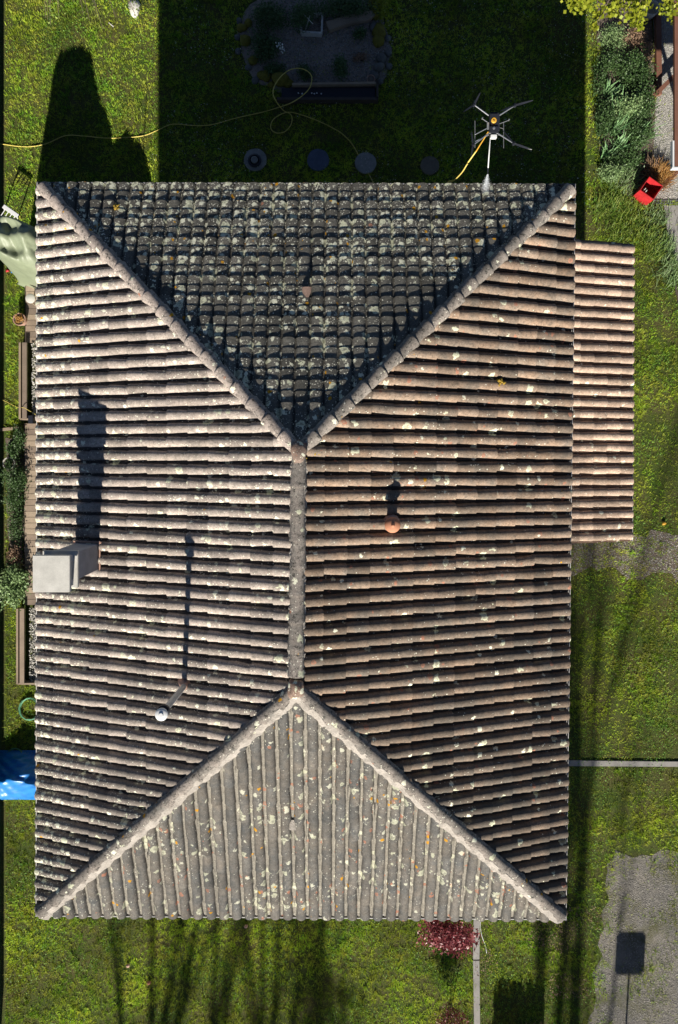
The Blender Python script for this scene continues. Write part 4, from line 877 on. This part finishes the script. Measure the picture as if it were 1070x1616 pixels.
for i, (px, py, r, n, sz, m, lab) in enumerate(((31, 690, (.14, .3, .2), 900, .05, 'leaf_green', 'dark leafy plant at the top of the left bed beside the deck'), (24, 712, (.2, .22, .2), 900, .05, 'leaf_green', 'green plant just above the round pot in the left bed'), (27, 755, (.28, .35, .3), 2200, .045, 'leaf_green', 'grey-green shrub just below the round pot'),
    (22, 790, (.25, .35, .25), 1600, .045, 'leaf_green', 'dark shrub in the middle of the left bed'), (26, 830, (.2, .45, .2), 1500, .04, 'leaf_green', 'dark straggly plant low in the left bed'), (25, 880, (.2, .3, .2), 900, .04, 'leaf_brown', 'brownish dry plant at the foot of the left bed'), (20, 925, (.35, .5, .3), 1900, .075, 'leaf_pale', 'pale broad-leaved shrub at the left below the bed'), (30, 905, (.2, .2, .3), 700, .07, 'leaf_pale', 'small pale leaved sprig against the deck edge'))):
    shrub(px, py, r[2]*.7, r, n, sz, m, lab, group=LG, seed=110+i)
pot(38, 507, .155, .26, 'terra_pale', 'clay pot with orange and green plant beside the deck at the left', 'leaf_orange')
pot(21, 731, .15, .24, 'slab', 'pale round pot standing in the left side bed', 'leaf_green')
st = empty('stool', P(48, 471), 'round pale wooden stool on the deck at the left eave', 'stool')
q = P(48, 471, .48); s = MB(); s.lathe(q, [(.10, -.02), (.115, -.01), (.115, .01), (.10, .02), (.001, .022)], 22); s.build('seat', M['slab'], st, autos=40)
for k in range(3): a = k*2.094+.3; s = MB(); s.tube([q+Vector((.06*math.cos(a), .06*math.sin(a), -.02)), Vector((q.x+.11*math.cos(a), q.y+.11*math.sin(a), .11))], .014, 6); s.build('leg', M['wood'], st)

# olive tarp thrown over garden furniture, white slatted chair on it
def tarp(name, l, r, t, b_, hfun, m, label, cat, edgez=.03, nx=44, ny=44, poly=None):
    vs = []; fs = []
    for j in range(ny+1):
        for i in range(nx+1):
            u, v = i/nx, j/ny; px = l+(r-l)*u; py = t+(b_-t)*v; z = max(edgez, hfun(px, py, u, v)); q = P(px, py, z); vs.append(q)
    for j in range(ny):
        for i in range(nx): a = j*(nx+1)+i; fs.append((a, a+1, a+nx+2, a+nx+1))
    mb = MB(); mb.add(vs, fs); o = mb.build(name, m, smooth=True); tag(o, label, cat)
    md = o.modifiers.new('thick', 'SOLIDIFY'); md.thickness = .006; return o
def tent():
    cx_, cy_, hx, hy, ang = -6.62, 4.35, .98, .66, math.radians(-24); n = 60; vs = []; fs = []
    for j in range(n+1):
        for i in range(n+1):
            u = i/n*2-1; v = j/n*2-1; e = min(1-abs(u), (1-abs(v))*hy/hx)*hx
            top = 2.62-1.5*max(0, abs(u+.22)-.34)-.42*max(0, -v)**1.5+.09*math.sin(u*7+v*4)+.06*math.sin(v*9-u*5)+.045*abs(math.sin(u*13+v*7))
            k = min(1, e/.30); k = k*k*(3-2*k); z = max(.02, top*k)
            fl = 1+.10*(1-k)+.02*math.sin(10*math.atan2(v, u))
            x, y = u*hx*fl, v*hy*fl; vs.append((cx_+x*math.cos(ang)-y*math.sin(ang), cy_+x*math.sin(ang)+y*math.cos(ang), z))
    for j in range(n):
        for i in range(n): a = j*(n+1)+i; fs.append((a, a+1, a+n+2, a+n+1))
    mb = MB(); mb.add(vs, fs); o = mb.build('covered_garden_swing', M['tarp'], smooth=True); tag(o, 'tall garden seat hidden under a creased olive green tarp at the left eave', 'covered seat')
    md = o.modifiers.new('thick', 'SOLIDIFY'); md.thickness = .006
tent()
ch = empty('folding_chair', P(14, 350, .6), 'white slatted garden chair beside the olive tarp at the left edge', 'chair')
def bar(a, b_, r, nm, z=2.5): s = MB(); s.tube([P(*a, z), P(*b_, z)], r, 6); return s.build(nm, M['white'], ch)
s = MB(); s.quadbox(P(5, 325, .62), P(28, 341, .62), .10, .03, .60); s.build('back_rail', M['white'], ch, bevel=.008)
for k in range(4): x_ = 9+k*5.2; y_ = 329+k*3.6; bar((x_, y_), (x_-11, y_+17), .010, 'slat', .60)
for x_, y_ in ((6, 327), (27, 341)): s = MB(); s.tube([P(x_, y_, .60), P(x_+1, y_+4, 0)], .014, 6); s.build('leg', M['white'], ch)
for i, (px, py, c_, lab) in enumerate(((12, 427, 'redbox', 'red rag scrap left of the blue one on the grass by the tarp'), (20, 429, 'bluetarp', 'blue rag scrap between the red ones below the tarp'), (43, 434, 'redbox', 'red rag scrap at the deck corner below the tarp'))):
    s = MB(); q = P(px, py, .05); s.blob(q, (.05, .035, .03), i+5, 2, .3); single(s, 'rag', M[c_], lab, 'rag', 'coloured rags below the olive tarp', smooth=True)
# blue tarp heap lower left
def bh(px, py, u, v):
    vv = v+.09*math.sin(px*.06+.5)-.12*(1-u); k = vv/.62 if vv < .62 else (1-vv)/.38; k = max(0, min(1, k))
    w_ = .035*math.sin(px*.11+py*.05+math.sin(py*.2))+.02*math.sin(px*.21-py*.33+2*math.sin(px*.07))+.012*math.sin(py*.7+px*.19)
    return (.62*k**.8+w_*min(1, k*3))*min((1-u)*5, 1)*(.85+.15*u)
tarp('blue_tarp_heap', -16, 92, 1184, 1262, bh, M['bluetarp'], 'bright blue tarpaulin heap against the left side of the house', 'tarpaulin')
# green hose coils
for cx_, cy_, R_, n_, lab in ((46, 1118, 15, 4, 'loose green hose coil lying in shade left of the house'), (24, 1195, 13, 3, 'green hose coil behind the blue tarpaulin')):
    s = MB(); ps = []
    for k in range(n_*16+6):
        a = k*2*math.pi/16; rr_ = R_*(1+.09*math.sin(k*.37)); ps.append(P(cx_+rr_*math.cos(a)+1.5*math.sin(k*.11)+(k*.03), cy_+rr_*1.15*math.sin(a), .03+.012*(k//16)))
    s.tube(ps, .010, 5); single(s, 'hose_coil', M['greenhose'], lab, 'hose', 'green hose coils', smooth=True)
# green screen fence on the left boundary
fn = empty('screen_fence', P(0, 800), 'dark green mesh screen fence along the far left edge', 'fence')
xf = P(1, 0).x
for k in range(14):
    y = -14.6+k*2.05; s = MB(); s.box((xf-.05, y, .4), (.05, .05, .8)); s.build('post', M['darkwood'], fn)
    if k < 13: s = MB(); s.box((xf-.01, y+1.025, .37), (.02, 2.0, .7)); s.build('mesh_panel', M['greenmesh'], fn)

# ---- red-leaved shrubs and wire at the bottom
for px, py, z, r, n, m, lab, sd in ((704, 1468, .9, (.72, .50, .45), 3600, 'leaf_red', 'red-leaved shrub pushing out from under the bottom eave', 4), (715, 1612, .5, (.45, .45, .35), 2200, 'leaf_darkred', 'dark red low shrub at the bottom edge beside the path edging', 5)):
    shrub(px, py, z, r, n, .085 if m == 'leaf_red' else .05, m, lab, group='red-leaved shrubs below the house', seed=sd, clumps=26, cl=.2, aspect=.42)
s = MB(); s.tube(catmull([P(762, 1440, .02), P(758, 1455, .02), P(760, 1475, .03), P(766, 1492, .02), P(768, 1504, .02)], 5), .008, 5); single(s, 'white_cable', M['white'], 'short white cable on the grass beside the path edging', 'cable', smooth=True)
for i, (px, py, c_, lab) in enumerate(((202, 1524, 'terra_pale', 'small pinkish stone in the bottom left lawn'), (388, 1462, 'terra_pale', 'small pinkish stone just below the bottom eave'), (235, 1551, 'terra', 'orange leaf-sized shard in the bottom lawn shadow'), (1048, 826, 'orangehose', 'small yellow-orange toy piece near the worn patch'))):
    s = MB(); q = P(px, py, .05); s.blob(q, (.05, .045, .03), i+9, 2, .2); single(s, 'stone_bit', M[c_], lab, 'stone', smooth=True)

N = 5200; X = rng.uniform(3.3, 7.2, N); Y = rng.uniform(-14.6, -11.2, N); k = (noise2(X, Y, .6, 61) > .45) & ~inpoly(X, Y, wpoly(DRIVE)); X = X[k]; Y = Y[k]
leaves(X, Y, rng.uniform(.02, .06, len(X)), rng.uniform(.02, .05, len(X)), .4, 'leaf_litter', M['leaf_brown'], 'dry brown leaf litter on the worn grass at the lower right', 'leaf litter', 'stuff', aspect=.6)
N = 5200; X = rng.uniform(5.9, 9.3, N); Y = rng.uniform(-14.6, -2.2, N); k = (noise2(X, Y, .9, 63) > .66); X = X[k]; Y = Y[k]
leaves(X, Y, rng.uniform(.03, .07, len(X)), rng.uniform(.02, .045, len(X)), .4, 'dry_grass_scraps', M['leaf_straw'], 'straw coloured dead grass in worn spots of the right lawn', 'dead grass', 'stuff', aspect=.25)
# ---- things outside the picture whose shadows fall into it
TR_ = 'bare trees south of the house'
for i, (px, y, H, r0, sp, ba, lab, sd) in enumerate(((238, -27, 11.6, .15, .42, .42, 'bare many-branched tree, leftmost beyond the bottom lawn', 3), (262, -30, 15, .21, .26, .4, 'bare tree with thick trunk second from left beyond the bottom lawn', 5), (346, -31, 14.5, .17, .25, .5, 'bare slender tree third from left beyond the bottom lawn', 7), (424, -30, 14.5, .15, .22, .5, 'bare slender tree fourth from left beyond the bottom lawn', 9), (452, -33, 14.5, .12, .22, .5, 'thin bare tree fifth from left beyond the bottom lawn', 19),
        (855, -32, 15.5, .17, .16, .6, 'bare straight tree beyond the red shrubs', 11), (890, -31, 15.6, .16, .10, .6, 'bare forked tree right of the house line', 13), (914, -33, 15.2, .22, .12, .7, 'tall bare trunk right beside the forked tree', 17), (940, -30, 11.8, .13, .3, .5, 'bare leaning tree near the gravel drive', 15))):
    branch_tree('bare_tree', ((px-NX)/64-.058*(-12-y), y, 0), H, r0, lab, 'tree', 'bark', sd, spread=sp, depth=4, group=TR_, branch_at=ba)
M['leaf_hedge'] = M['leaf_green']
def hedge(x0, x1, y0, y1, h, label, seed, n=9000, name='hedge'):
    root = empty(name, ((x0+x1)/2, (y0+y1)/2, 0), label, 'hedge'); rr = np.random.default_rng(seed)
    q = rr.uniform((x0, y0, .02), (x1, y1, h), (n, 3)); q[:, 2] += rr.normal(0, .05, n)
    leaves(q[:, 0], q[:, 1], q[:, 2], rr.uniform(.06, .13, n), .8, 'foliage', M['leaf_green'], parent=root, aspect=.8)
    s = MB(); s.box(((x0+x1)/2, (y0+y1)/2, h*.45), (x1-x0-.15, y1-y0-.1, h*.88)); s.build('core', M['bark'], root)
hedge(3.75, 4.95, -15.9, -15.2, 1.12, 'clipped hedge block beyond the bottom edge right of the path', 2)
ev = empty('evergreen_tree', (-1.55, -31, 0), 'loose dark evergreen beyond the middle of the bottom lawn', 'tree')
s = MB(); s.tube([(-1.55, -31, 0), (-1.5, -31, 7), (-1.55, -31, 13.5)], [.28, .2, .05], 8); s.build('trunk', M['bark'], ev)
n = 3600; t = rng.random(n); q = rng.normal(0, .5, (n, 2))*(1.25-.75*t)[:, None]
leaves(-1.55+q[:, 0]+.35*np.sin(t*17), -31+q[:, 1], 3+10.5*t, rng.uniform(.12, .26, n), .8, 'foliage', M['leaf_green'], parent=ev, aspect=.7)
sg = empty('sign_board', (6.95, -16.4, 0), 'board on a single thin pole standing on the gravel drive', 'sign')
s = MB(); s.tube([(6.97, -16.4, 0), (6.97, -16.4, 1.9)], .022, 8); s.build('pole', M['steel'], sg)
s = MB(); s.box((6.97, -16.4, 2.06), (.72, .10, .54)); s.build('board', M['white'], sg, bevel=.04)
# shrub hidden below the eave at the top wall, throws the low hump of shade
cf2 = empty('round_shrub', (-5.35, 5.0, 0), 'dark rounded shrub at the top wall near the left corner', 'shrub')
n = 11000; q = rng.normal(size=(n, 3)); q /= np.linalg.norm(q, axis=1)[:, None]; q *= rng.uniform(.6, 1, n)[:, None]**.5*np.array((.80, .42, 1.15))
leaves(q[:, 0]-5.4, q[:, 1]+4.95, np.abs(q[:, 2])+.3, rng.uniform(.05, .10, n), .8, 'foliage', M['leaf_green'], parent=cf2, aspect=.7)
s = MB(); s.blob((-5.4, 4.95, .6), (.6, .3, .85), 4, 2, .1); s.tube([(-4.95, 5.0, 0), (-4.95, 5.0, 1.95)], .012, 5); s.build('stem', M['bark'], cf2)
# shrubs hugging the lean-to, their shade on the sunlit strip
